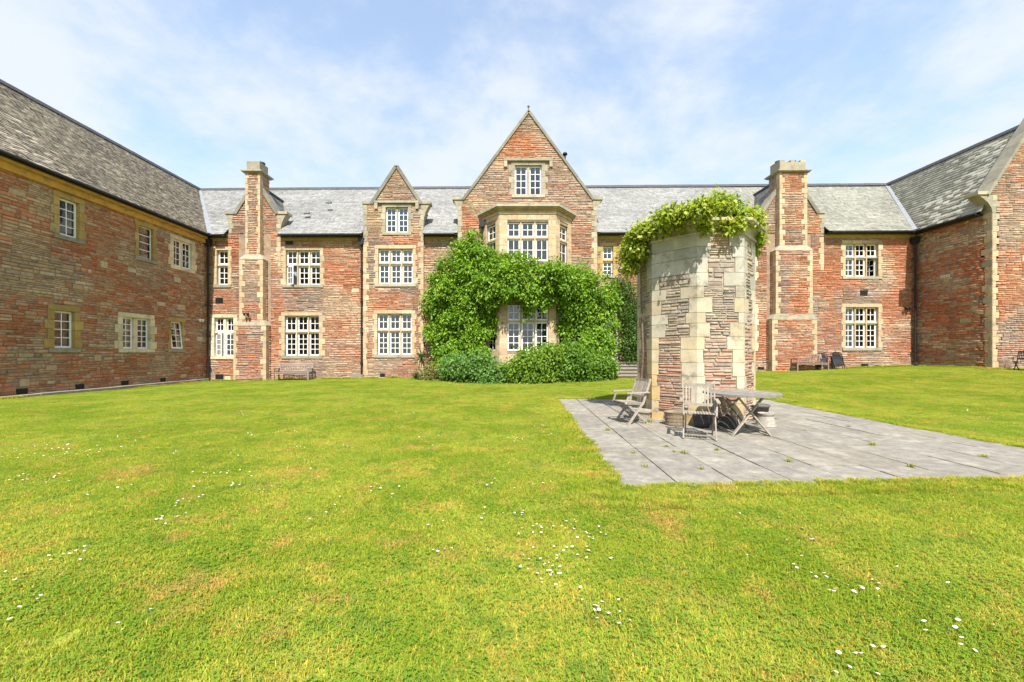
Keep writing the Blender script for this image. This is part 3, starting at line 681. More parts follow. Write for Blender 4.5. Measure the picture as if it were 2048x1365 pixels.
for off, a, b in ((.05, 8.88, 8.96), (.02, 8.96, 9.08), (.1, 9.08, 9.14), (.2, 9.14, 9.2), (.27, 9.2, 9.34)): ring(off, a, b, ac(YEL if a < 9.1 else GRY), 'bay_cornice')
ring(.08, 4.55, 4.66, ac(GRY), 'bay_string_course'); ring(.03, 9.34, 9.36, (1, 1, 1), 'bay_roof', 'lead')
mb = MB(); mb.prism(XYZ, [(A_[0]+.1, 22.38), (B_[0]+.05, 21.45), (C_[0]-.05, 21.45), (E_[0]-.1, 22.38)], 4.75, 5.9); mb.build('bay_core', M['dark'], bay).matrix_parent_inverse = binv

# ---- chimneys
def chimney(stages, cap, pots, crenel=False):
    c = empty('chimney', parent=house)
    for (u0, u1, pr, v0, v1, back) in stages:
        front = F((0, D0-pr, 0), (1, 0, 0), (0, -1, 0)); left = F((u0, 0, 0), (0, -1, 0), (-1, 0, 0)); right = F((u1, 0, 0), (0, 1, 0), (1, 0, 0))
        y0, y1 = D0-pr, back
        mb = MB(); mb.prism(XYZ, [(u0, y0), (u1, y0), (u1, y1), (u0, y1)], v0, v1); mb.build('shaft', M['mortar'], c)
        o = []; k = (.3, .17) if u1-u0 > 1.2 else (.2, .13)
        quoins(front, u0, 1, v0, v1, c, o, h=.3, a=k[0], b=k[1], ret=.27); quoins(front, u1, -1, v0, v1, c, o, h=.3, a=k[0], b=k[1], ret=.27)
        rubble(front, rubble_rects([(u0, max(v0, -.2)), (u1, max(v0, -.2)), (u1, v1), (u0, v1)], o), None, c, fade=lambda u, v: (.5, .28, .2, 0, 6) if not 3.5 < v < 8.5 or u < 0 else (.3, .22, .5, 0, 6))
        for fr, a, b in ((left, -y1, -y0-.27), (right, y0+.27, y1)):
            if b-a > .08: rubble(fr, rubble_rects([(a, v0), (b, v0), (b, v1), (a, v1)], []), (.4, .2, .4, 0, 7), c)
    for (a, b) in zip(stages, stages[1:]):   # sloped weatherings
        v = a[4]; P = [(a[0], D0-a[2], v), (a[1], D0-a[2], v), (a[1], D0+.05, v), (a[0], D0+.05, v), (b[0], D0-b[2]-.01, v+.3), (b[1], D0-b[2]-.01, v+.3), (b[1], D0+.05, v+.3), (b[0], D0+.05, v+.3)]
        P = [(x+(-.03 if i in (0, 3) else .03 if i in (1, 2) else 0), y-(.03 if i < 2 else 0), z) for i, (x, y, z) in enumerate(P)]
        mb = MB(); mb.add(P, [(0, 3, 2, 1), (4, 5, 6, 7), (0, 1, 5, 4), (1, 2, 6, 5), (2, 3, 7, 6), (3, 0, 4, 7)], ac(GRY)); mb.build('weathering', M['ash'], c)
        mb = MB(); mb.box(XYZ, a[0]-.03, a[1]+.03, D0-a[2]-.03, D0+.05, v-.06, v, ac(GRY)); mb.build('weathering', M['ash'], c)
    u0, u1, pr, v0, v1, back = stages[-1]; y0 = D0-pr
    for e, a, b in ((.1, v1, v1+.06), (.17, v1+.06, v1+.13)):
        mb = MB(); mb.box(XYZ, u0-e, u1+e, y0-e, back+e, a, b, ac(GRY)); mb.build('cornice', M['ash'], c)
    e = -.04; top = cap
    if crenel:
        mb = MB(); mb.box(XYZ, u0-e, u1+e, y0-e, back+e, v1+.13, top-.12, ac(GRY)); mb.build('chimney_head', M['ash'], c)
        for a, b in ((0, .2), (.42, .6), (.8, 1)):
            w = u1-u0+2*e
            mb = MB(); mb.box(XYZ, u0-e+w*a, u0-e+w*b, y0-e, back+e, top-.12, top, ac(GRY)); mb.build('merlon', M['ash'], c)
    else:
        mb = MB(); mb.box(XYZ, u0-e, u1+e, y0-e, back+e, v1+.13, top, ac(GRY)); mb.build('chimney_head', M['ash'], c)
    for (x, y) in pots:
        mb = MB(); mb.lathe([(.17, -.1), (.16, .1), (.2, .12), (.2, .19), (.15, .19), (.14, 0)], (x, y, top), 14); mb.build('chimney_pot', M['iron'], c)
chimney([(-15.0, -13.19, .45, -.7, 3.05, D0+.1), (-14.68, -13.38, .43, 3.05, 6.75, D0+.1), (-14.42, -13.6, .33, 6.75, 11.6, 23.25)], 12.28, [(-13.9, 23.0)])
chimney([(15.1, 17.6, .45, -.7, 3.4, D0+.1), (15.32, 17.37, .43, 3.4, 7.25, D0+.1), (15.6, 17.14, .33, 7.25, 11.62, 23.25)], 12.36, [(16.0, 23.0), (16.75, 23.0)], True)

# ---- left wing
ol, pl = [], []
KL = dict(parent=house, obst=ol, opens=pl)
window(FL, 15.1, 15.8, 6.0, 7.42, 1, 4, pal=OCH, jamb=(.3, .2), depth=.13, curtain={0: (.6, 1)}, lint=.22, **KL)
window(FL, 18.4, 19.15, 5.95, 7.42, 1, 4, pal=OCH, jamb=(.2, .16), depth=.12, bars=1, stile=.04, curtain={}, **KL)
window(FL, 20.35, 21.55, 5.97, 7.36, 2, 4, pal=CRM, jamb=(.34, .24), depth=.12, mull=.06, mpal=CRM, **KL)
window(FL, 14.93, 15.63, 1.68, 3.1, 1, 4, pal=OCH, jamb=(.32, .22), depth=.13, curtain={0: (.7, 1)}, lint=.22, **KL)
window(FL, 17.62, 19.0, 1.68, 3.1, 2, 5, pal=CRM, jamb=(.36, .24), depth=.15, mull=.2, curtain={0: (.6, 1), 1: (.6, 1)}, **KL)
window(FL, 20.2, 20.9, 1.7, 3.1, 1, 4, pal=OCH, jamb=(.2, .12), depth=.13, ajar={(0, 0): ('t', 6)}, **KL)
for a in ((32, 55), (150, 168), (242, 257), (320, 331)): vent(FL, 796*16.8/(1004-a[0]), 796*16.8/(1004-a[1]), .06, .25, ol)
lw = wall('wing_wall', FL, [(3, -.7), (22.7, -.7), (22.7, 8.3), (3, 8.3)], pl, .45, house)
wl = lambda u, v: (.56 if v > 3.2 else .40, .18, .05, .36, 8., .38)
rubble(FL, rubble_rects([(8, -.3), (22.68, -.3), (22.68, 7.85), (8, 7.85)], ol, big=.35, hs=(.06, .15), ls=(.13, .5)), None, lw, 0, indiv=150, fade=wl)
mb = MB(); mb.box(FL, 3, 22.4, 7.66, 7.9, -.1, .14, (.50, .285, .06)); mb.box(FL, 3, 22.38, 7.9, 8.0, -.1, .27, (.46, .27, .07)); mb.build('eaves_course', M['ash'], house)
mb = MB(); mb.box(FL, 3, 22.3, 8.0, 8.08, 0, .36, (1, 1, 1)); mb.build('soffit', M['iron'], house)
for k in range(16): mb = MB(); mb.box(XYZ, -16.95, -16.42+.03*rs.rand(), 6+k*1.02, 6+(k+1)*1.02-.01, -.5, .045+.015*rs.rand(), (1, 1, 1), .01); mb.build('kerb_stone', M['concrete'], house)

# ---- right wing
orr, pr_ = [], []
rw = wall('wing_wall', FR, [(-22.7, -.7), (-19.15, -.7), (-19.15, 8.3), (-22.7, 8.3)], [], .45, house)
quoins(FR, -19.15, -1, .1, 8.6, rw, orr, pal=lambda v: YEL if int(v*3.3) % 3 else GRY, h=.29, ret=.01, a=.42, b=.2)
rubble(FR, rubble_rects([(-22.7, -.1), (-19.15, -.1), (-19.15, 8.3), (-22.7, 8.3)], orr, big=.12, ls=(.15, .6)), (.70, .12, .06, .24, 9, .25), rw, 0, indiv=25)
gob = []
gw = gable(FG, 0, 23.6, 28.6, -.7, 9.12, 23.38, 28.8, 26.05, 13.3, (22.82, 29.3), 'wing_gable', gob, [], None, fade=lambda u, v: (.42 if v > 3 else .5, .26, .36, .0, 11) if v < 8 else (.3, .22, .45, .05, 11), indiv=35, corbel=.95, cap=.11)

# ---- main roofs
ZL, ZR = 12.48, 12.82; YR = 26.9
def tone_main(u, v):
    n = noise.noise(Vector((u*.35, v*.5, 3)))
    c = np.array((.215, .215, .21) if u < 30 else (.225, .22, .185)); return c*rnd.uniform(.80, 1.16)*(1+.22*n)
E0, E1, R1, R0 = (-16.4, 22.3, 8.14), (23.2, 22.3, 8.36), (26.0, YR, ZR), (-20.4, YR, ZL)
fr = roof_frame(E0, E1, (3, YR, (ZL+ZR)/2)); q = to_uv(fr, [E0, E1, R1, R0])
roof = empty('roof', parent=house)
obst = []
for a, b, h in ((-15.6, -12.6, 1.6), (-7.85, -4.45, 1.7), (-2.5, 5.35, 1.6), (14.5, 18.35, 1.6)):
    a2, b2 = a+16.4, b+16.4
    obst.append((a2, b2, -1, .62)); obst.append((a2+.15, b2-.15, .6, h))
us = sorted({q[0][0]} | {o[i] for o in obst for i in (0, 1)} | {q[1][0]})
wallroof = wall('roof_boards', fr, q, [o for o in obst if o[2] < 0], .04, roof, m='ridge')
slates(fr, q, roof, tone_main, obst, rh=.185, sw=.26, indiv=120, warp=.012)
tone_l = lambda u, v: np.array((.27, .23, .172))*rnd.uniform(.55, 1.3)*(1+.2*noise.noise(Vector((u*.4, v*.6, 8))))
P = [(-16.4, 4, 8.14), (-16.4, 22.3, 8.14), (-20.4, YR, ZL), (-20.4, 4, ZL)]
fl = roof_frame(P[0], P[1], P[3]); ql = to_uv(fl, P); rl = empty('roof', parent=house)
wall('roof_boards', fl, ql, [], .04, rl, m='ridge'); slates(fl, ql, rl, tone_l, rh=.14, sw=.21, indiv=70, warp=.02)
P = [(23.2, 22.3, 8.36), (23.2, 19.3, 8.36), (26.0, 19.3, ZR), (26.0, YR, ZR)]
fr_ = roof_frame(P[0], P[1], P[2]); qr = to_uv(fr_, P); rr = empty('roof', parent=house)
wall('roof_boards', fr_, qr, [], .04, rr, m='ridge'); slates(fr_, qr, rr, lambda u, v: np.array((.31, .295, .235))*rnd.uniform(.75, 1.2), rh=.2, sw=.27, indiv=110, warp=.018)
# far slopes, never seen from the lawn
mb = MB()
mb.add([(-20.4, YR, ZL), (26, YR, ZR), (26, 31.5, 8.2), (-20.4, 31.5, 8.2)], [(0, 1, 2, 3)]); mb.add([(-20.4, 4, ZL), (-20.4, YR, ZL), (-24.4, YR, 8.2), (-24.4, 4, 8.2)], [(0, 1, 2, 3)])
mb.add([(26, 19.3, ZR), (26, YR, ZR), (28.9, YR, 8.2), (28.9, 19.3, 8.2)], [(0, 1, 2, 3)]); mb.build('far_roof_slope', M['ridge'], house)
mb = MB(); mb.box(XYZ, -24.2, -23.9, 4, 31, -.7, 8.3); mb.box(XYZ, -24, 28.6, 31, 31.3, -.7, 8.3); mb.box(XYZ, 28.4, 28.6, 19.6, 31, -.7, 8.3); mb.box(XYZ, -24, -16.9, 3.6, 4, -.7, 8.3); mb.build('rear_wall', M['mortar'], house)
# ridge tiles
def ridge(a, b, n, parent):
    a, b = Vector(a), Vector(b); me = None
    for k in range(n):
        p0, p1 = a.lerp(b, k/n), a.lerp(b, (k+1)/n-.004/n*2)
        if me is None:
            mb = MB(); d = (p1-p0); s = Vector((0, 0, 1)).cross(d).normalized()
            V = [q+s*x+Vector((0, 0, z)) for q in (Vector(), d) for x, z in ((-.15, -.12), (-.13, -.1), (0, .02), (.13, -.1), (.15, -.12), (.05, .07), (-.05, .07))]
            mb.add(V, [(0, 7, 13, 6), (6, 13, 12, 5), (5, 12, 11, 4), (0, 6, 5, 4), (7, 11, 12, 13)]); o = mb.build('ridge_tile', M['ridge'], parent); me = o.data
        else: o = bpy.data.objects.new('ridge_tile', me); COL.objects.link(o); o.parent = parent
        o.location = p0+Vector((0, 0, .06+rnd.uniform(-.006, .006)))
ridge((-20.4, YR, ZL), (26, YR, ZR), 88, roof); ridge((-20.4, 4, ZL), (-20.4, YR, ZL), 46, rl); ridge((26, 19.2, ZR), (26, YR, ZR), 16, rr)
# lead valleys
def strip(a, b, w, nrm, parent, name='valley_flashing', m='lead'):
    a, b = Vector(a), Vector(b); d = (b-a).normalized(); s = d.cross(Vector(nrm)).normalized(); up = Vector(nrm).normalized()
    mb = MB(); mb.add([a-s*w+up*.05, a+s*w+up*.05, b+s*w+up*.05, b-s*w+up*.05, a-s*w-up*.02, a+s*w-up*.02, b+s*w-up*.02, b-s*w-up*.02], [(0, 1, 2, 3), (0, 4, 5, 1), (1, 5, 6, 2), (2, 6, 7, 3), (3, 7, 4, 0)]); mb.build(name, M[m], parent)
strip((-16.36, 22.3, 8.17), (-20.4, YR, ZL+.03), .13, (.45, -.5, .9), roof); strip((23.15, 22.3, 8.38), (26, YR, ZR+.03), .09, (-.5, -.5, .9), roof)
# gutters, downpipes
def gutter(a, b, parent=house):
    mb = MB(); mb.tube([a, b], .058, 8); mb.build('gutter', M['iron'], parent)
for a, b in ((-16.3, -15.75), (-12.35, -7.95), (-4.35, -2.65), (5.5, 14.4), (18.45, 23.1)): gutter((a, 22.26, eave(a)-.06), (b, 22.26, eave(b)-.06))
gutter((-16.36, 4, 8.08), (-16.36, 22.2, 8.08)); gutter((23.16, 19.45, 8.3), (23.16, 22.2, 8.3))
for a, b in ((-16.7, -15.6), (-12.6, -7.9), (-4.4, -2.5), (5.4, 14.4), (18.4, 23.5)):
    mb = MB(); mb.box(FA, a, b, eave(a)-.28, eave(a)-.1, 0, .05, ac(OCH)); mb.build('eaves_course', M['ash'], house)
    mb = MB(); mb.box(FA, a, b, eave(a)-.1, eave(a)-.05, 0, .38, (1, 1, 1)); mb.build('soffit', M['iron'], house)
mb = MB(); mb.box(FR, -22.4, -19.5, 8.22, 8.3, 0, .38); mb.build('soffit', M['iron'], house)
def downpipe(x, y, z0, z1, swan=None):
    dp = empty('downpipe', (x, y, z0), parent=house)
    mb = MB(); pts = [(0, 0, 0), (0, 0, z1-z0)]
    mb.tube([(0, 0, .12), (0, 0, z1-z0)], .045, 10); mb.tube([(0, 0, .14), (0, -.12, 0)], .045, 10); mb.build('pipe', M['iron'], dp)
    k = z0+.8
    while k < z1-.3:
        mb = MB(); mb.lathe([(.045, -.06), (.066, -.05), (.066, .05), (.045, .06)], (0, 0, k-z0), 10); mb.box(XYZ, -.09, .09, 0, .1, k-z0-.02, k-z0+.02); mb.build('collar', M['iron'], dp); k += 1.75
    mb = MB(); z = z1-z0
    mb.prism(F((0, -.13, 0), (1, 0, 0), (0, 1, 0)), [(-.16, z+.3), (-.19, z+.34), (.19, z+.34), (.16, z+.3), (.15, z+.08), (.06, z-.05), (-.06, z-.05), (-.15, z+.08)], 0, .24); mb.build('hopper', M['iron'], dp)
downpipe(-16.62, 22.5, -.1, 7.6); downpipe(X(724.5), 22.58, .12, 7.65); downpipe(23.35, 22.5, .8, 7.7); downpipe(-1.1, 22.2, 4, 8.55)
mb = MB(); mb.box(FA, X(705), X(730), -.1, .27, 0, .3, (1, 1, 1), .015); mb.build('gully_block', M['concrete'], house)
for k in range(26):
    a = -16.5+k*.55
    if a < -2: mb = MB(); mb.box(FA, a, a+.54, -.3, ground(a, 22)+.03+.02*rs.rand(), 0, .16+.04*rs.rand(), (1, 1, 1), .01); mb.build('kerb_stone', M['concrete'], house)
# slipped slates and roof vents
for px, py in ((657, 405), (613, 426)):
    y = 24.2 if py < 410 else 23.6; z = fz(py, y); x = fx(px, y); mb = MB(); mb.box(XYZ, x-.17, x+.17, y-.09, y+.1, z-.05, z+.05, (1, 1, 1)); mb.build('roof_vent', M['lead'], roof)
mb = MB(); c = (fx(1130, 24.5), 24.5, fz(322, 24.5)); mb.tube([c, (c[0], c[1], c[2]+.35)], .06, 8); mb.lathe([(.13, .35), (.16, .4), (.1, .5), (0, .53)], c, 10); mb.build('roof_cowl', M['iron'], roof)
# garden steps below the door
st = empty('garden_steps', (7.2, 21.5, 0), parent=house)
for k in range(5):
    mb = MB(); mb.box(XYZ, -1.15, 1.1, -.75+k*.3+rs.uniform(-.015, .015), 1.2, .1+k*.17, .1+(k+1)*.17-.004, (.34, .30, .25)); mb.build('riser', M['concrete'], st)
    mb = MB(); mb.box(XYZ, -1.18, 1.13, -.80+k*.3, -.44+k*.3, .1+(k+1)*.17, .1+(k+1)*.17+.045, (1, 1, 1), .008); mb.build('tread', M['concrete'], st)
# lamps on the wall
def floodlight(p, name, label, m, d=(0, -1)):
    t = empty(name, p, math.atan2(d[0], -d[1])); tag(t, label, 'wall lamp')
    mb = MB(); mb.box(XYZ, -.04, .04, -.02, .03, -.05, .05); mb.bar((0, 0, 0), (0, -.14, -.02), .03, .03); mb.build('bracket', m, t)
    for s in (-1, 1): mb = MB(); mb.lathe([(0, -.1), (.035, -.09), (.055, .0), (.075, .06), (0, .04)], (s*.09, -.18, -.02), 12); o = mb.build('lamp_head', m, t, smooth=True)
floodlight((-16.79, 796*16.8/(1004-396), 3.32), 'security_light', 'white twin security light on the left wing wall near the corner pipe', M['white'], (1, 0))
floodlight((X(507), 22.2, Z(632)+.05), 'security_light', 'dark floodlight high on the left chimney breast', M['iron'])
floodlight((X(1809), 22.66, Z(617)), 'security_light', 'black floodlight beside the right corner downpipe', M['iron'])
# ------------------------------------------------------------ stone tower on the patio
TA = .95; TC = np.array([4.505, 9.37]); TR = TA/2/math.sin(math.pi/8)
tower = empty('stone_tower', (*TC, 0)); tag(tower, 'octagonal rubble stone tower with cream quoins and hollow cornice on the patio', 'tower')
tinv = Matrix.Translation((-TC[0], -TC[1], 0))
def tc_(k, off=0.): t = math.radians(-112.5+45*k); r = TR+off/math.cos(math.pi/8); return np.array([TC[0]+r*math.cos(t), TC[1]+r*math.sin(t)])
def tface(k, off=0.):
    a, b = tc_(k, off), tc_(k+1, off); u = (b-a)/np.linalg.norm(b-a); return F((*a, 0), (*u, 0), (u[1], -u[0], 0))
HT = 3.96
mb = MB(); mb.prism(XYZ, [tuple(tc_(k, -.006)) for k in range(8)], -.3, HT+.2); mb.build('tower_core', M['mortar_light'], tower).matrix_parent_inverse = tinv
nq = 15; hq = [rnd.uniform(.21, .34) for _ in range(nq)]; sq = sum(hq); hq = [h/sq*(HT+.05) for h in hq]
tob = {k: [] for k in range(8)}
for j in range(8):
    v = -.05
    for i, h in enumerate(hq):
        la, lb = (rnd.uniform(.2, .34), rnd.uniform(.1, .2)) if rnd.random() < (.75 if (i+j) % 2 else .25) else (rnd.uniform(.1, .18), rnd.uniform(.22, .34))      # along face j, along face j-1
        la *= rnd.uniform(.85, 1.15); lb *= rnd.uniform(.85, 1.15)
        if v > 2.2: la *= 1.1; lb *= 1.25
        if v > 2.95 and j in (0, 1, 7): 
            if j == 0: lb = .48; la = rnd.uniform(.12, .3)
            if j == 7: la = .48
            if j == 1: la = .3; lb = rnd.uniform(.12, .3)
        la, lb = min(la, .475), min(lb, .475)
        t = min(1, max(0, (v-.9)/2.4)); warm = np.array(rnd.choice([(.52, .40, .225), (.54, .44, .28), (.52, .37, .17), (.49, .42, .30)])); gr = np.array(rnd.choice([(.33, .315, .26), (.37, .35, .30), (.29, .28, .24)]))
        c = (warm*(1-t)+gr*t)*rnd.uniform(.93, 1.07)
        fa, fb = tface(j), tface(j-1); g = .004
        def pt(fr, u, d): q = fr.w((u, 0, d)); return (q[0], q[1])
        poly = [pt(fb, TA-lb, .012), tuple(tc_(j, .012)), pt(fa, la, .012), pt(fa, la, -.14), tuple(tc_(j, -.14)), pt(fb, TA-lb, -.14)]
        mb = MB(); mb.prism(XYZ, poly, v+g, v+h-g, c); mb.build('quoin', M['ash'], tower).matrix_parent_inverse = tinv
        tob[j].append((0, la+.004, v, v+h)); tob[(j-1) % 8].append((TA-lb-.004, TA, v, v+h)); v += h
for k in range(8):
    R = rubble_rects([(0, -.03), (TA, -.03), (TA, HT), (0, HT)], tob[k], hs=(.045, .095), ls=(.1, .38))
    holder = tower
    n0 = set(tower.children)
    rubble(tface(k), R, None, tower, -.004, indiv={0: 90, 7: 90, 6: 60, 1: 30}.get(k, 0), relief=(.004, .03), jitter=.012, gap=.004,
           fade=lambda u, v: (.55, .30, .15, .0, 20, .35) if v < 1.5 else (.3, .4, .3, .0, 20, .4) if v < 2.3 else (.07, .26, .60, .12, 20, .5))
    for o in set(tower.children)-n0: o.matrix_parent_inverse = tinv
# cornice: bead, hollow, lip, in separate stones
for k in range(8):
    cuts = [0, .5, 1] if k else [0, .40, .64, .82, 1]
    for a, b in zip(cuts, cuts[1:]):
        if k == 0 and a == .64: continue          # one stone has fallen out
        prof = [(-.12, HT-.02), (.035, HT-.02), (.05, HT+.02), (.035, HT+.05), (.03, HT+.07), (.045, HT+.12), (.085, HT+.17), (.15, HT+.205), (.2, HT+.22), (.205, HT+.275), (-.12, HT+.29+.01*rnd.random())]
        V = []; c = ac([(.40, .37, .27), (.36, .34, .27), (.42, .37, .24)])
        for t in (a+.004, b-.004):
            for off, z in prof:
                p0, p1 = tc_(k, off), tc_(k+1, off); q = p0*(1-t)+p1*t; V.append((q[0], q[1], z))
        n = len(prof); mb = MB(); mb.add(V, [(i, i+1, n+i+1, n+i) for i in range(n-1)]+[(n-1, 0, n, 2*n-1), tuple(range(n))[::-1], tuple(range(n, 2*n))], c)
        mb.build('cornice_stone', M['ash'], tower).matrix_parent_inverse = tinv
mb = MB(); mb.prism(XYZ, [tuple(tc_(k, -.05)) for k in range(8)], HT+.2, HT+.27, (.3, .28, .2)); mb.build('tower_cap', M['ash'], tower).matrix_parent_inverse = tinv

# ------------------------------------------------------------ foliage
def rand_dir(n): a = rs.normal(size=(n, 3)); return a/np.linalg.norm(a, axis=1)[:, None]
def foliage(name, blobs, n, size, pal, parent, per=13, aspect=.5, droop=.55, spread=.16, shell=(.62, 1.05), noise_amp=.28, zmin=None, m='leaf', rough=1.):
    B = np.array(blobs, float); area = (B[:, 3]*B[:, 5]+B[:, 3]*B[:, 4]+B[:, 4]*B[:, 5])
    ns = max(1, n//per); pick = rs.choice(len(B), ns, p=area/area.sum()); D = rand_dir(ns); D[:, 1] -= .25; D /= np.linalg.norm(D, axis=1)[:, None]
    r = shell[0]+(shell[1]-shell[0])*rs.rand(ns)**.55
    nz = np.array([noise.noise(Vector((d*1.9+B[p, :3]*.9).tolist())) for d, p in zip(D, pick)])*noise_amp*1.6
    Cn = B[pick, :3]+D*B[pick, 3:6]*(r+nz)[:, None]
    hue = rs.rand(ns)
    k = np.repeat(np.arange(ns), per); m_ = len(k)
    off = rs.normal(size=(m_, 3))*spread; off[:, 2] -= np.abs(rs.normal(size=m_))*spread*.5
    Pz = Cn[k]+off
    if zmin is not None:
        g = np.array([ground(x, y) for x, y in Pz[:, :2]]) if zmin == 'g' else zmin
        Pz[:, 2] = np.maximum(Pz[:, 2], g+.02+rs.rand(m_)*.08)
    ax = D[k]*.6+rand_dir(m_)*.8; ax[:, 2] -= droop; ax /= np.linalg.norm(ax, axis=1)[:, None]
    nr = D[k]*.5+rand_dir(m_)*.65*rough+np.array([0, -.15, .55]); sd = np.cross(ax, nr); sd /= np.linalg.norm(sd, axis=1)[:, None]+1e-9; up = np.cross(sd, ax)
    s = size*rs.uniform(.6, 1.35, m_)[:, None]
    V = np.stack([Pz, Pz+ax*s*.45-sd*s*aspect*.5+up*s*.08, Pz+ax*s, Pz+ax*s*.45+sd*s*aspect*.5+up*s*.08], 1)
    pa = np.array(pal); t = np.clip(hue[k]*.75+rs.rand(m_)*.25, 0, .999)*(len(pa)-1); i = t.astype(int); f = (t-i)[:, None]
    C = (pa[i]*(1-f)+pa[np.minimum(i+1, len(pa)-1)]*f)*rs.uniform(.8, 1.2, m_)[:, None]
    T = (np.array([(0, 1, 2), (0, 2, 3)])[None]+(np.arange(m_)*4)[:, None, None]).reshape(-1, 3)
    return fast_quads(name, V.reshape(-1, 3), 0, np.repeat(C, 4, 0), M[m], parent, 'stuff', T)
def pb(px, py, y, rpx, rpy, ry):                # blob centred on a pixel at depth y
    s = FOC/y; return (fx(px, y), y, fz(py, y), rpx/s, ry, rpy/s)
GREEN = [(.09, .19, .010), (.145, .28, .016), (.205, .345, .024), (.29, .40, .035)]
vine = empty('wisteria', (-1.0, 22.0, 0)); tag(vine, 'huge bright green climbing wisteria wrapped round the bay window', 'climber')
vinv = Matrix.Translation((1.0, -22.0, 0))
def lobes(B, k=7, f=.42, o=.85):
    out = [(x, y, z, a*.9, b*.9, c*.9) for x, y, z, a, b, c in B]
    for x, y, z, a, b, c in B:
        for d in rand_dir(k):
            s = f*rnd.uniform(.7, 1.2); q = (a*b*c)**(1/3); out.append((x+d[0]*a*o, y-abs(d[1])*b*o, z+d[2]*c*o, q*s, q*s, q*s*.8))
    return out
VB = [pb(1000, 535, 21.2, 30, 26, .4), pb(1035, 530, 20.8, 34, 24, .4), pb(970, 560, 21.5, 30, 40, .5), pb(862, 600, 22.2, 16, 30, .25), pb(905, 575, 22.0, 42, 62, .55), pb(930, 520, 22.0, 34, 34, .5), pb(945, 478, 21.9, 17, 20, .35), pb(928, 495, 21.9, 20, 20, .35), pb(965, 510, 21.7, 30, 25, .5), pb(878, 575, 22.1, 18, 24, .35), pb(868, 655, 22.2, 14, 26, .25), pb(985, 640, 21.5, 14, 22, .3), pb(1130, 648, 21.3, 16, 24, .35), pb(1222, 600, 21.8, 12, 40, .3), pb(884, 600, 22.1, 24, 40, .4), pb(960, 545, 21.6, 45, 42, .6),
      pb(1000, 565, 20.9, 48, 34, .5), pb(1045, 560, 20.6, 60, 42, .55), pb(1105, 560, 20.6, 55, 42, .55), pb(1150, 575, 21.1, 48, 48, .6), pb(1190, 585, 21.6, 36, 44, .5), pb(1205, 650, 21.5, 24, 60, .5),
      pb(1175, 630, 21.4, 28, 55, .5), pb(1060, 588, 20.6, 25, 22, .35), pb(985, 595, 20.9, 30, 20, .35), pb(955, 600, 21.6, 30, 42, .5), pb(925, 640, 21.8, 38, 50, .5), pb(890, 680, 21.9, 28, 40, .45),
      pb(910, 715, 21.5, 46, 42, .6), pb(950, 690, 21.3, 26, 45, .5), pb(1190, 690, 21.2, 34, 40, .6), pb(1140, 610, 21.0, 22, 24, .4), pb(1055, 610, 20.7, 7, 26, .12), pb(1088, 605, 20.7, 7, 14, .12), pb(870, 635, 22.3, 10, 22, .15)]
foliage('leaves', lobes(VB), 70000, .16, GREEN, vine, per=14, spread=.11, noise_amp=.3).matrix_parent_inverse = vinv
for x, pts in (('a', [(-1.5, 21.9, 0), (-1.7, 21.8, 1.8), (-1.5, 22.0, 3.6), (-2.0, 22.0, 5.5), (-1.6, 22.1, 7.2)]), ('b', [(4.4, 21.8, 0), (4.7, 21.6, 1.5), (4.4, 21.9, 3.2), (3.6, 21.6, 4.6), (1.5, 20.9, 5.0), (-.5, 21.0, 5.2)]), ('c', [(4.5, 21.8, .1), (4.9, 21.5, 1.2), (5.0, 21.7, 2.8), (4.9, 21.9, 4.2)])):
    mb = MB(); mb.tube(pts, [.09, .08, .07, .055, .04, .03][:len(pts)], 7); mb.build('stem', M['bark'], vine).matrix_parent_inverse = vinv
def bush(name, label, blobs, n, size, pal, cat='shrub', **kw):
    x, y = np.mean([b[0] for b in blobs]), np.mean([b[1] for b in blobs]); e = empty(name, (x, y, 0)); tag(e, label, cat); nst = kw.pop('stems', 5)
    inv = Matrix.Translation((-x, -y, 0)); o = foliage('leaves', lobes(blobs, 9, .36), n, size, pal, e, zmin=kw.pop('zmin', 'g'), **kw); o.matrix_parent_inverse = inv
    for _ in range(nst):
        b = rnd.choice(blobs); mb = MB(); gx, gy = b[0]+rnd.uniform(-.2, .2)*b[3], b[1]+.2; mb.tube([(gx, gy, ground(gx, gy)-.05), (b[0]+rnd.uniform(-.4, .4)*b[3], b[1], b[2]+b[5]*.4)], [.03, .012], 6); mb.build('stem', M['bark'], e).matrix_parent_inverse = inv
    return e
bush('shrub', 'low blue-green leafy shrub at the left foot of the wisteria', [pb(945, 738, 19.6, 40, 30, .8), pb(985, 748, 19.2, 34, 22, .7), pb(915, 740, 20.2, 26, 24, .6)], 11000, .14, [(.07, .16, .025), (.12, .24, .04), (.17, .29, .06)])
bush('shrub', 'bright green mounded shrub below the middle of the bay window', [pb(1065, 735, 19.4, 50, 34, .9), pb(1090, 725, 19.7, 42, 34, .8), pb(1030, 750, 19.2, 32, 20, .6)], 13000, .15, [(.11, .21, .015), (.16, .27, .02), (.21, .31, .03)])
bush('shrub', 'rounded green shrub right of the bay below the wisteria', [pb(1150, 732, 19.8, 46, 38, .9), pb(1190, 735, 20.2, 34, 34, .7), pb(1130, 715, 20.4, 40, 30, .6)], 12500, .15, [(.07, .16, .012), (.12, .23, .018), (.16, .27, .025)])
bush('climbing_rose', 'dark glossy climber with reddish shoots on the wall behind the tower', [pb(1248, 580, 22.45, 22, 36, .25), pb(1262, 620, 22.45, 22, 40, .25), pb(1258, 690, 22.1, 20, 38, .4), pb(1275, 650, 22.3, 18, 60, .3), pb(1262, 650, 22.3, 20, 40, .3), pb(1290, 690, 22.2, 20, 38, .35)], 13000, .10,
     [(.10, .085, .02), (.055, .12, .015), (.08, .17, .02), (.13, .22, .03)], cat='climber', zmin=.9)
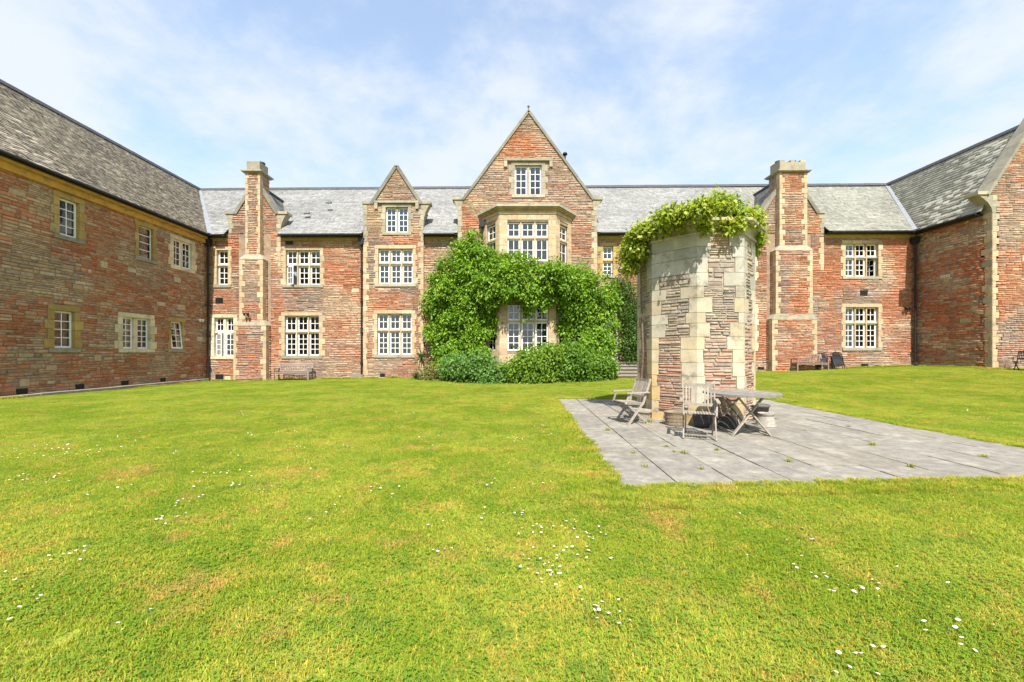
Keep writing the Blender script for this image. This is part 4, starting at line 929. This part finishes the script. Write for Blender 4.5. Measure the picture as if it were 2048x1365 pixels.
# dry little clump at the foot of the wall by the spiky plants
bush('dry_shrub', 'small straw-coloured clump between the spiky plant and the wisteria', [pb(868, 745, 20.8, 26, 12, .5)], 1600, .1, [(.30, .22, .08), (.17, .20, .04), (.36, .28, .13)], stems=3, per=8)
# yellow-green climber over the tower top
ivy = empty('tower_climber', (4.5, 8.8, 3.9)); tag(ivy, 'yellow-green climber spilling over the cornice of the stone tower', 'climber')
iinv = Matrix.Translation((-4.5, -8.8, -3.9))
IB = [(x, y, z-.16, a, b, c) for x, y, z, a, b, c in [(3.06, 9.3, 4.12, .22, .45, .36), (3.0, 9.4, 3.8, .15, .3, .26), (3.2, 9.1, 4.38, .28, .4, .2), (3.5, 8.85, 4.44, .3, .3, .15), (3.75, 8.7, 4.5, .3, .3, .16), (3.45, 8.25, 4.5, .3, .3, .15), (3.9, 7.95, 4.52, .34, .3, .17), (4.15, 8.45, 4.60, .36, .35, .22), (4.5, 8.35, 4.66, .4, .35, .26), (4.7, 8.5, 4.6, .35, .35, .2), (5.0, 8.35, 4.52, .3, .25, .13), (5.3, 8.6, 4.55, .35, .3, .16),
      (5.65, 9.0, 4.42, .18, .3, .2), (5.75, 9.15, 4.15, .13, .25, .22), (4.1, 8.12, 4.26, .14, .1, .13), (4.55, 8.1, 4.25, .12, .08, .16), (3.72, 8.33, 4.34, .1, .1, .12), (4.75, 8.1, 4.3, .12, .08, .12), (4.4, 9.3, 4.5, .7, .6, .2)]]
foliage('leaves', lobes(IB, 5, .4, .5), 19000, .088, [(.14, .22, .018), (.23, .30, .024), (.32, .37, .035), (.42, .42, .06)], ivy, per=9, spread=.065, aspect=.6, noise_amp=.3).matrix_parent_inverse = iinv
foliage('shoots', [(5.1, 8.9, 4.72, .16, .18, .2), (5.24, 8.9, 4.58, .14, .18, .14)], 1300, .09, [(.07, .16, .015), (.11, .22, .02), (.15, .26, .03)], ivy, per=9, spread=.06).matrix_parent_inverse = iinv
for pts in ([(3.28, 9.5, .1), (3.3, 9.3, 1.5), (3.26, 9.35, 3.0), (3.2, 9.2, 4.2)], [(3.2, 9.1, 4.25), (3.6, 8.75, 4.32), (4.2, 8.5, 4.36), (5.0, 8.6, 4.34), (5.6, 9.0, 4.3)], [(3.62, 8.42, 4.3), (3.63, 8.43, 4.12), (3.6, 8.5, 3.98)], [(4.5, 8.05, 4.28), (4.56, 8.13, 4.1), (4.53, 8.18, 3.9)]):
    mb = MB(); mb.tube(pts, [.03, .022, .016, .01, .008][:len(pts)], 6); mb.build('stem', M['bark'], ivy).matrix_parent_inverse = iinv
# spiky plants
def spiky(x, y, z, n, ln, label, trunk=0):
    e = empty('spiky_plant', (x, y, z)); tag(e, label, 'plant')
    if trunk: mb = MB(); mb.tube([(.25, .1, 0), (.15, .02, trunk*.6), (0, 0, trunk)], [.07, .06, .05], 8); mb.build('trunk', M['bark'], e)
    for i in range(n):
        a = rnd.uniform(0, 2*math.pi); el = math.radians(rnd.uniform(-35 if trunk else 5, 82)); l = ln*rnd.uniform(.7, 1.1); w = .032
        V = []; dx_, dy_ = math.cos(a), math.sin(a)
        for k in range(5):
            t = k/4; e2 = el-math.radians(48)*t*t; r = l*t*math.cos((el+e2)/2); h = l*t*math.sin((el+e2)/2); ww = w*(1-t**1.5)+.002
            V += [(dx_*r-dy_*ww, dy_*r+dx_*ww, trunk+h), (dx_*r+dy_*ww, dy_*r-dx_*ww, trunk+h)]
        c = np.array(rnd.choice([(.05, .10, .03), (.08, .13, .035), (.12, .16, .05), (.22, .18, .08) if el < 0 else (.06, .11, .03)]))
        mb = MB(); mb.add(V, [(2*k, 2*k+1, 2*k+3, 2*k+2) for k in range(4)], c); mb.build('leaf', M['leaf'], e)
spiky(fx(843, 21.6), 21.6, ground(-4.3, 21.6), 60, .85, 'taller spiky plant on a short trunk left of the wisteria', 1.1)
spiky(fx(832, 21.0), 21.0, ground(-4.6, 21)+.05, 46, .62, 'low spiky clump on the ground in front of the taller spiky plant')

# ------------------------------------------------------------ lawn grass
pc = bpy.data.collections.new('grass_patches')
def patch(r, n, clover=0, hmax=.04, name='grass_patch'):
    rr = r*np.sqrt(rs.rand(n)); a = rs.rand(n)*6.283; bx, by = rr*np.cos(a), rr*np.sin(a)
    d = rs.rand(n)*6.283; h = hmax*rs.uniform(.45, 1.1, n); lean = rs.uniform(.2, 1.5, n)*h; w = rs.uniform(.0013, .0027, n)
    cx, cy = np.cos(d), np.sin(d); sx, sy = -cy, cx
    V = np.zeros((n, 5, 3))
    V[:, 0] = np.stack([bx-sx*w, by-sy*w, 0*h-.005], 1); V[:, 1] = np.stack([bx+sx*w, by+sy*w, 0*h-.005], 1)
    V[:, 2] = np.stack([bx+cx*lean*.35-sx*w*.8, by+cy*lean*.35-sy*w*.8, h*.65], 1); V[:, 3] = np.stack([bx+cx*lean*.35+sx*w*.8, by+cy*lean*.35+sy*w*.8, h*.65], 1)
    V[:, 4] = np.stack([bx+cx*lean, by+cy*lean, h], 1)
    T = (np.array([(0, 1, 3), (0, 3, 2), (2, 3, 4)])[None]+(np.arange(n)*5)[:, None, None]).reshape(-1, 3)
    c = rs.uniform(.72, 1.3, (n, 1))*np.stack([rs.uniform(.9, 1.15, n), np.ones(n), rs.uniform(.8, 1.3, n)], 1); st = rs.rand(n) < .09; c[st] *= np.array([1.7, 1.15, 1.6])
    C = np.repeat(c, 5, 0); V = V.reshape(-1, 3)
    if clover:
        for _ in range(clover):
            q = r*math.sqrt(rs.rand()); t = rs.rand()*6.28; x, y, z = q*math.cos(t), q*math.sin(t), rs.uniform(.012, .03); t0 = rs.rand()*6.28; b0 = len(V)
            for j in range(3):
                t1 = t0+j*2.094; ex, ey = math.cos(t1), math.sin(t1); s = rs.uniform(.007, .012)
                Vn = np.array([(x, y, z), (x+ex*s*.7-ey*s*.5, y+ey*s*.7+ex*s*.5, z+.002), (x+ex*s*1.1, y+ey*s*1.1, z-.002), (x+ex*s*.7+ey*s*.5, y+ey*s*.7-ex*s*.5, z+.002)])
                k = len(V); V = np.vstack([V, Vn]); T = np.vstack([T, [(k, k+3, k+2), (k, k+2, k+1)]]); C = np.vstack([C, np.tile([[.62, .86, .9]], (4, 1))])
    o = fast_quads(name, V, 0, C, M['grass'], quads=T); COL.objects.unlink(o); pc.objects.link(o); return o
for i in range(8): patch(.3, 1900, clover=(130 if i % 2 else 40), hmax=rs.uniform(.017, .027))
ps = bpy.data.collections.new('grass_tufts'); _pc = pc; pc = ps
for i in range(4): patch(.075, 130, 5, .045, 'grass_tuft')
pc = _pc
def scatter(name, pts, coll, label, scl=(.85, 1.2)):
    m = bpy.data.meshes.new(name); m.from_pydata(pts, [], []); o = bpy.data.objects.new(name, m); COL.objects.link(o); tag(o, kind='stuff')
    g = bpy.data.node_groups.new(name, 'GeometryNodeTree'); g.interface.new_socket('Geometry', in_out='INPUT', socket_type='NodeSocketGeometry'); g.interface.new_socket('Geometry', in_out='OUTPUT', socket_type='NodeSocketGeometry')
    i = g.nodes.new('NodeGroupInput'); u = g.nodes.new('NodeGroupOutput'); p = g.nodes.new('GeometryNodeInstanceOnPoints'); c = g.nodes.new('GeometryNodeCollectionInfo')
    c.inputs['Collection'].default_value = coll; c.inputs['Separate Children'].default_value = True; c.inputs['Reset Children'].default_value = True
    p.inputs['Pick Instance'].default_value = True
    r = g.nodes.new('FunctionNodeRandomValue'); r.data_type = 'FLOAT_VECTOR'; r.inputs[0].default_value = (0, 0, 0); r.inputs[1].default_value = (0, 0, 6.283)
    s = g.nodes.new('FunctionNodeRandomValue'); s.data_type = 'FLOAT'; s.inputs[2].default_value = scl[0]; s.inputs[3].default_value = scl[1]; s.inputs['Seed'].default_value = 5
    k = g.nodes.new('FunctionNodeRandomValue'); k.data_type = 'INT'; k.inputs[4].default_value = 0; k.inputs[5].default_value = len(coll.objects)-1; k.inputs['Seed'].default_value = 9
    g.links.new(i.outputs[0], p.inputs['Points']); g.links.new(c.outputs[0], p.inputs['Instance']); g.links.new(r.outputs[0], p.inputs['Rotation']); g.links.new(s.outputs[1], p.inputs['Scale']); g.links.new(k.outputs[2], p.inputs['Instance Index']); g.links.new(p.outputs[0], u.inputs[0])
    o.modifiers.new('scatter', 'NODES').node_group = g; return o
pts, tuf, wallt, st_ = [], [], [], .25
def blocked(x, y): return y > 22.55 or (x > 23.4 and y > 19.0) or x < -16.45 or (-1.0 < x < 2.9 and y > 21.3)
for j in range(int(22.5/st_)):
    y = .9+j*st_; hw0, hw1 = -1.5-1.29*y, 1.5+1.35*y; x = hw0
    while x < hw1:
        a, b = x+rnd.uniform(-.12, .12), y+rnd.uniform(-.12, .12); x += st_
        if blocked(a, b): continue
        if in_patio(a, b, .27): continue
        pts.append((a, b, ground(a, b)))
for e0, e1 in zip(PC, PC[1:]+PC[:1]):
    Ln = np.linalg.norm(e1-e0); n = int(Ln/.05); nn = np.array([e1[1]-e0[1], -(e1[0]-e0[0])])/Ln
    for k in range(n):
        wig = .03*noise.noise(Vector((k*.09, float(e0[0]), 0)))*2
        for off in (.0+wig, .09, .17, .25):
            q = e0+(e1-e0)*(k+rnd.random())/n+nn*(off+rnd.uniform(-.04, .05)); tuf.append((q[0], q[1], ground(*q)+(.02 if off < .05 and rnd.random() < .5 else 0)))
for c0 in PC:
    for _ in range(420):
        a, b = c0[0]+rnd.uniform(-.55, .55), c0[1]+rnd.uniform(-.55, .55)
        if not in_patio(a, b, .0): tuf.append((a, b, ground(a, b)))
for a, b, fx0 in (((-16.4, 8), (-16.4, 22.3), 1), ((-16.4, 22.42), (-1.5, 22.42), 0), ((4.5, 22.35), (23.3, 22.5), 0), ((23.4, 22.4), (23.4, 19.1), 0), ((23.4, 19.0), (28, 19.0), 0)):
    Ln = math.hypot(b[0]-a[0], b[1]-a[1])
    for k in range(int(Ln/.07)):
        t = rnd.random(); x, y = a[0]+(b[0]-a[0])*t+rnd.uniform(-.12, .12), a[1]+(b[1]-a[1])*t+rnd.uniform(-.14, .1)
        if noise.noise(Vector((x*.6, y*.6, 0))) > -.15: wallt.append((x, y, ground(x, y)))
scatter('wall_foot_grass', wallt, ps, '', (1.2, 2.9))
scatter('lawn_grass', pts, pc, '')
scatter('patio_edge_grass', tuf, ps, '')
# weeds in the paving joints
for i, (px, py, s, lb) in enumerate([(1215, 862, 1.1, 'pale weed tuft growing at the left paving joint near the left chair'), (1300, 845, 1.5, 'straw-coloured grass tuft at the tower foot beside the trough'), (1333, 895, .7, 'small weed between the slabs in front of the front chair'),
        (1348, 906, .75, 'low weed second along the joint in front of the front chair'), (1367, 908, 1.05, 'tall yellow weed in the joint before the front chair'), (1403, 940, .7, 'weed near the lower end of the middle joint'),
        (1435, 902, .8, 'small weed in the joint in front of the table'), (1268, 908, .7, 'ochre weed in the joint left of the front chair'), (1290, 935, .8, 'yellow weed low in the joint near the lawn'),
        (1577, 925, .9, 'weed tuft alone on the slabs right of the table'), (1745, 892, 1.1, 'bushy weed in the middle of the right paving'), (1965, 915, 1., 'weed near the right edge of the paving'), (1822, 935, .9, 'dull weed near the lawn edge of the right paving'), (1327, 838, .9, 'yellow weed at the tower foot by the round pot'), (1610, 862, .6, 'small weed right of the ribbed pot'), (1698, 855, .7, 'dark weed near the far edge of the paving')]):
    y = FOC*EYE/(py-HY)
    for _ in range(3): y = FOC*(EYE-ground(fx(px, y), y)-.02)/(py-HY)
    x = fx(px, y); n = int(46*s); mb = MB()
    for _ in range(n):
        a = rnd.uniform(0, 6.28); l = .085*s*rnd.uniform(.4, 1.1); e_ = math.radians(rnd.uniform(15, 80)); w = .004; c, s_ = math.cos(a), math.sin(a); b0 = (rnd.gauss(0, .02*s), rnd.gauss(0, .02*s))
        P0 = np.array([b0[0], b0[1], 0]); P1 = P0+np.array([c*l*.5*math.cos(e_), s_*l*.5*math.cos(e_), l*.6*math.sin(e_)]); P2 = P0+np.array([c*l*math.cos(e_)*1.1, s_*l*math.cos(e_)*1.1, l*.9*math.sin(e_)]); sd_ = np.array([-s_, c, 0])*w
        mb.add([P0-sd_, P0+sd_, P1+sd_, P1-sd_, P2], [(0, 1, 2, 3), (3, 2, 4)], np.array(rnd.choice([(.22, .27, .04), (.30, .31, .06), (.36, .33, .10)] if i != 1 else [(.45, .42, .22), (.3, .32, .1)])))
    e = mb.build('weed_tuft', M['leaf']); e.location = (x, y, ground(x, y)+.022); tag(e, lb, 'weed', 'weeds growing in the paving joints')
# daisies
ca_, V, T, C = [], [], [], []
def daisy(x, y):
    z = ground(x, y)+rnd.uniform(.028, .045); r = rnd.uniform(.0065, .0105); b = len(V); tx, ty = rnd.uniform(-.35, .35), rnd.uniform(-.45, .15)
    V.append((x, y, z+.002)); C.append((.82, .66, .10)); n = 8
    for rr, cc in ((.36, (.82, .66, .10)), (.42, (.86, .86, .84)), (1, (.88, .88, .87))):
        for k in range(n): a = 6.283*k/n; q = r*rr*(1+.12*(k % 2)); V.append((x+q*math.cos(a), y+q*math.sin(a), z+tx*q*math.cos(a)+ty*q*math.sin(a)+(.002 if rr < .4 else 0))); C.append(cc)
    for k in range(n): T.append((b, b+1+k, b+1+(k+1) % n))
    for ring_ in (0, 1):
        o_ = b+1+n*ring_
        for k in range(n): p, q = o_+k, o_+(k+1) % n; T.append((p, p+n, q+n)); T.append((p, q+n, q))
for px, py, k, sp in ((1065, 1060, 6, .12), (1135, 1058, 7, .1), (1190, 1075, 6, .1), (1155, 1105, 6, .1), (1095, 1135, 9, .16), (1085, 1155, 9, .13), (1205, 1225, 6, .09), (1240, 1240, 2, .05), (120, 1125, 8, .12), (40, 1165, 3, .1), (85, 1215, 4, .15), (250, 1265, 2, .1), (1640, 1165, 6, .2), (1690, 1175, 4, .1), (1830, 1225, 9, .3), (1910, 1280, 2, .1), (1745, 1315, 3, .06), (1690, 1340, 3, .08),
                      (370, 1015, 6, .15), (330, 1045, 5, .12), (450, 965, 8, .3), (230, 990, 6, .2), (100, 965, 6, .25), (200, 905, 14, .6), (120, 900, 12, .6), (60, 910, 10, .5), (500, 870, 6, .3), (600, 900, 5, .2), (760, 985, 5, .25), (890, 1110, 3, .1), (640, 1030, 4, .2), (1000, 1030, 6, .2), (980, 970, 4, .15), (1075, 975, 5, .2), (1540, 1075, 4, .3), (820, 900, 6, .4)):
    y = FOC*EYE/(py-HY); x = fx(px, y)
    for _ in range(int(k*1.6)): daisy(x+rnd.gauss(0, sp*.8), y+rnd.gauss(0, sp*.8))
for _ in range(480):
    y = 3+19*rnd.random()**.7; x = rnd.uniform(-1.25*y, 1.3*y)
    if rnd.random() > (.9 if x < -2 or x > 8 else .45): continue
    for _ in range(rnd.choice((1, 2, 3, 5, 8))):
        a, b = x+rnd.gauss(0, .012*y+.05), y+rnd.gauss(0, .012*y+.05)
        if not in_patio(a, b, .1) and not blocked(a, b) and not (abs(a-1.5) < 4.5 and b > 18.5): daisy(a, b)
fast_quads('daisies', np.array(V), 0, np.array(C), M['petal'], None, 'stuff', np.array(T))

# ------------------------------------------------------------ furniture
TEAK = [(.26, .225, .18), (.29, .255, .205), (.23, .20, .16), (.31, .275, .225)]
def folding_chair(loc, rz, label, name='folding_chair', m='wood', pal=TEAK, arms=True, w=.5):
    e = empty(name, loc, rz); tag(e, label, 'chair')
    def bar(nm, *segs, ww=.045, hh=.022, c=None):
        mb = MB(); c = ac(pal) if c is None else c
        for a, b in segs: mb.bar(a, b, ww, hh, c)
        return mb.build(nm, M[m], e)
    h = w/2
    for s in (-1, 1):
        x = s*h
        bar('stile', ((x, -.19, 0), (x, .15, .44)), ((x, .15, .43), (x, .32, .93)), ww=.024, hh=.045)
        x2 = s*(h-.035); bar('leg', ((x2, .27, 0), (x2, -.20, .42)), ww=.022, hh=.045)
        if arms:
            x3 = s*(h+.03); bar('armrest', ((x3, .27, .655), (x3, -.25, .645)), ww=.055, hh=.022); bar('arm_support', ((x3-s*.02, -.17, .64), (x3-s*.03, -.26, .42)), ww=.022, hh=.035)
        bar('seat_rail', ((s*(h-.012), -.26, .435), (s*(h-.012), .17, .415)), ww=.022, hh=.045)
    bar('top_rail', ((-h, .305, .885), (h, .305, .885)), ww=.02, hh=.075); bar('lower_rail', ((-h, .195, .555), (h, .195, .555)), ww=.02, hh=.05)
    bar('cross_rail', ((-h, .22, .05), (h, .22, .05)), ww=.03, hh=.02) ; bar('cross_rail', ((-h, -.14, .07), (h, -.14, .07)), ww=.03, hh=.02)
    for i in range(9):
        x = -h+.05+(w-.1)*i/8; bar('back_slat', ((x, .204, .56), (x, .298, .87)), ww=.028, hh=.01)
    for i in range(10):
        x = -h+.045+(w-.09)*i/9; bar('seat_slat', ((x, -.27, .455), (x, .15, .435)), ww=.034, hh=.013)
    return e
folding_chair((3.42, 6.9, .025), math.radians(-24), 'folding teak armchair standing in front of the pots, left of the round table')
folding_chair((2.72, 8.45, .025), math.radians(-76), 'folding teak armchair turned sideways beside the shaded left face of the tower')
tb = empty('garden_table', (4.47, 7.45, .025), math.radians(-6)); tag(tb, 'round slatted teak folding table with crossed legs', 'table')
R_ = .64; n = 11
for i in range(n):
    a = -R_+2*R_*i/n+.008; b = -R_+2*R_*(i+1)/n-.008; rr = R_-.05; N_ = 5; top, bot = [], []
    for k in range(N_+1):
        x = a+(b-a)*k/N_; q = math.sqrt(max(0, rr*rr-min(abs(x), rr)**2)); top.append((x, q)); bot.append((x, -q))
    if max(q for _, q in top) < .05: continue
    poly = bot+top[::-1]
    mb = MB(); mb.prism(XYZ, poly, .715, .735, ac([(.21, .19, .165), (.25, .225, .19), (.175, .16, .14)])); o = mb.build('top_slat', M['wood'], tb); o.rotation_euler.z = math.radians(35)
mb = MB()
for k in range(36):
    a, b = 2*math.pi*k/36, 2*math.pi*(k+1)/36
    mb.add([(r*math.cos(t), r*math.sin(t), z) for t in (a, b) for r, z in ((R_-.06, .70), (R_, .70), (R_, .738), (R_-.06, .738))], [(0, 4, 5, 1), (1, 5, 6, 2), (2, 6, 7, 3), (3, 7, 4, 0)], (.19, .18, .165))
mb.build('rim', M['wood'], tb)
for y in (-.40, .40):
    yy = y*.9
    for s in (-1, 1):
        mb = MB(); mb.bar((s*.33, y, 0), (-s*.22, yy, .70), .024, .055, ac(TEAK), up=(0, 1, 0)); o = mb.build('leg', M['wood'], tb)
        if s > 0: o.location.y += .026
for s in (-1, 1):
    mb = MB(); mb.bar((s*.2, -.42, .69), (s*.2, .42, .69), .045, .03, ac(TEAK)); mb.build('top_batten', M['wood'], tb)
    mb = MB(); mb.bar((s*.3, -.38, .045), (s*.3, .40, .045), .03, .03, ac(TEAK)); mb.build('stretcher', M['wood'], tb)

def pot(px, y, r, h, label, prof, col, name='plant_pot', n=26, soil=True, m='pot', parts=()):
    x = fx(px, y); e = empty(name, (x, y, ground(x, y)+.025)); tag(e, label, 'pot')
    mb = MB(); mb.lathe([(a*r, b*h) for a, b in prof], n=n, col=col); mb.build('body', M[m], e, smooth=True)
    if soil: mb = MB(); mb.lathe([(0, h*.86), (r*.86, h*.86)], n=n, col=(.07, .055, .04)); mb.build('soil', M['pot'], e)
    return e
rib = lambda k, a0, a1: [q for i in range(k) for q in ((a0+(a1-a0)*i/k, i/k), (a0+(a1-a0)*i/k+.045, (i+.3)/k), (a0+(a1-a0)*i/k+.045, (i+.7)/k), (a0+(a1-a0)*(i+1)/k, (i+.95)/k))]
pot(1349, 8.12, .2, .27, 'round brown banded pot against the tower left of the front chair', [(0, 0), (.8, 0)]+rib(4, .84, .96)+[(1.04, .97), (1.04, 1.02), (.93, 1.02), (.9, .8)], (.22, .165, .11))
pot(1404, 7.9, .17, .25, 'small dark round pot in the shade behind the front chair', [(0, 0), (.75, 0), (.95, .5), (1, .9), (1.05, 1), (.9, 1), (.88, .8)], (.06, .055, .05))
pot(1452, 7.88, .2, .26, 'upturned dark ribbed basket in the shade under the table', [(0, 0), (1.02, 0)]+[(c*q, d) for c, d, q in ((.98, .12, 1), (.9, .3, 1.04), (.88, .34, 1), (.78, .55, 1.04), (.74, .6, 1), (.58, .8, 1.04), (.5, .85, 1), (.25, .97, 1), (0, 1, 1))], (.05, .045, .04), 'basket', soil=False)
pot(1531, 8.05, .175, .26, 'grey woven-patterned pot, wider at its foot, right of the table', [(0, 0), (1.08, 0), (1.1, .06), (.98, .1)]+[(.98-.24*t+(.035 if i % 2 else 0), .12+.78*t) for i, t in enumerate(np.linspace(0, 1, 13))]+[(.78, .93), (.8, 1), (.68, 1), (.66, .9)], (.34, .31, .26), n=30)
pot(1519, 8.75, .2, .34, 'dark rimmed pot half hidden behind the grey woven pot', [(0, 0), (.7, 0), (.9, .85), (1, .88), (1.02, 1), (.9, 1), (.86, .85)], (.12, .11, .10))
tr = empty('stone_trough', (fx(1281, 9.0), 9.0, .025), math.radians(-38)); tag(tr, 'small rectangular stone trough on the paving behind the sideways chair', 'planter')
mb = MB(); P = []
for z, (a, b) in ((0, (.19, .1)), (.15, (.215, .125)), (.15, (.235, .145)), (.2, (.235, .145)), (.2, (.2, .11)), (.12, (.19, .10))): P += [(-a, -b, z), (a, -b, z), (a, b, z), (-a, b, z)]
mb.add(P, [(3, 2, 1, 0)]+[(i*4+k, i*4+(k+1) % 4, i*4+4+(k+1) % 4, i*4+4+k) for i in range(5) for k in range(4)], (.40, .36, .28)); mb.build('body', M['pot'], tr)
mb = MB(); mb.add([(-.19, -.1, .125), (.19, -.1, .125), (.19, .1, .125), (-.19, .1, .125)], [(0, 1, 2, 3)], (.08, .065, .05)); mb.build('soil', M['pot'], tr)

BR = [(.27, .18, .13), (.31, .22, .17), (.24, .155, .11)]
def bench(x, y, rz, w, label, pal):
    e = empty('garden_bench', (x, y, ground(x, y)), rz); tag(e, label, 'bench')
    def bar(nm, a, b, ww, hh): mb = MB(); mb.bar(a, b, ww, hh, ac(pal)); mb.build(nm, M['wooddark'], e)
    h = w/2
    for s in (-1, 1):
        bar('leg', (s*h, -.27, 0), (s*h, -.27, .62), .055, .055)
        mb = MB(); c = ac(pal); mb.bar((s*h, .25, 0), (s*h, .25, .44), .055, .055, c); mb.bar((s*h, .25, .43), (s*h, .36, .92), .055, .05, c); mb.build('leg', M['wooddark'], e)
        bar('armrest', (s*h, -.31, .64), (s*h, .3, .66), .075, .03); bar('side_rail', (s*h, -.27, .38), (s*h, .25, .38), .03, .07)
    bar('front_rail', (-h, -.27, .385), (h, -.27, .385), .03, .075); bar('back_rail', (-h, .25, .38), (h, .25, .38), .03, .07)
    bar('top_rail', (-h, .355, .89), (h, .355, .89), .035, .075); bar('lower_back_rail', (-h, .27, .50), (h, .27, .50), .03, .05)
    for i in range(6): y_ = -.26+i*.095; bar('seat_slat', (-h, y_, .435), (h, y_, .435), .075, .018)
    for i in range(19): x_ = -h+.07+(w-.14)*i/18; bar('back_slat', (x_, .275, .51), (x_, .348, .87), .036, .014)
bench(fx(588, 22.0), 21.95, math.radians(3), 1.82, 'weathered wooden slatted bench below the left triple window beside the chimney', [(.24, .195, .165), (.27, .22, .19), (.21, .17, .145)])
bench(fx(1619, 21.9), 21.9, math.radians(-6), 1.55, 'brown wooden slatted bench against the right chimney breast', BR)
def recliner(x, y, rz, lean, label, grey=False):
    e = empty('garden_recliner', (x, y, ground(x, y)), rz); tag(e, label, 'recliner'); c = (1, 1, 1)
    def P(u, v, o=0.): a = lean; return (u, v*math.sin(a)-o*math.cos(a)*1., .03+v*math.cos(a)+o*math.sin(a))
    for o_ in (0, .1):
        pts = [P(-.3+.0*o_, .0, o_), P(-.32, .6, o_), P(-.26, .86, o_), P(-.18, .92, o_), P(.18, .92, o_), P(.26, .86, o_), P(.32, .6, o_), P(.3, 0, o_)]
        mb = MB(); mb.tube(pts, .018, 8); mb.build('frame', M['iron'], e)
    mb = MB(); V = []
    for k in range(7):
        v = .12+.76*k/6; sag = .05+.03*math.sin(k*1.4); w = .27 if k < 6 else .2; V += [P(-w, v, sag), P(0, v, sag+.02), P(w, v, sag)]
    mb.add(V, [(3*k+i, 3*k+i+1, 3*k+i+4, 3*k+i+3) for k in range(6) for i in (0, 1)]); mb.build('seat_cloth', M['fabric'], e, smooth=True)
    mb = MB(); mb.box(XYZ, -.2, .2, 0, .08, 0, .12, c, .02); o = mb.build('headrest', M['fabric'], e); o.location = P(0, .76, .1); o.rotation_euler.x = -lean
    for s in (-1, 1): mb = MB(); mb.bar(P(s*.33, .2, .06), P(s*.33, .72, .06), .045, .03); mb.build('armrest', M['iron'], e); mb = MB(); mb.tube([P(s*.3, .3, .1), (s*.31, -.28, 0)], .014, 8); mb.build('leg', M['iron'], e)
recliner(fx(1643, 22.2), 22.15, math.radians(-8), math.radians(16), 'folded dark recliner standing half behind the right bench')
recliner(fx(1676, 22.1), 22.1, math.radians(6), math.radians(12), 'folded black recliner leaning on the wall, farthest right of the seats there')
folding_chair((24.0, 18.3, ground(24, 18.3)), math.radians(-70), 'thin black metal armchair by the right gable wall at the picture edge', 'metal_chair', 'iron', [(1, 1, 1)])
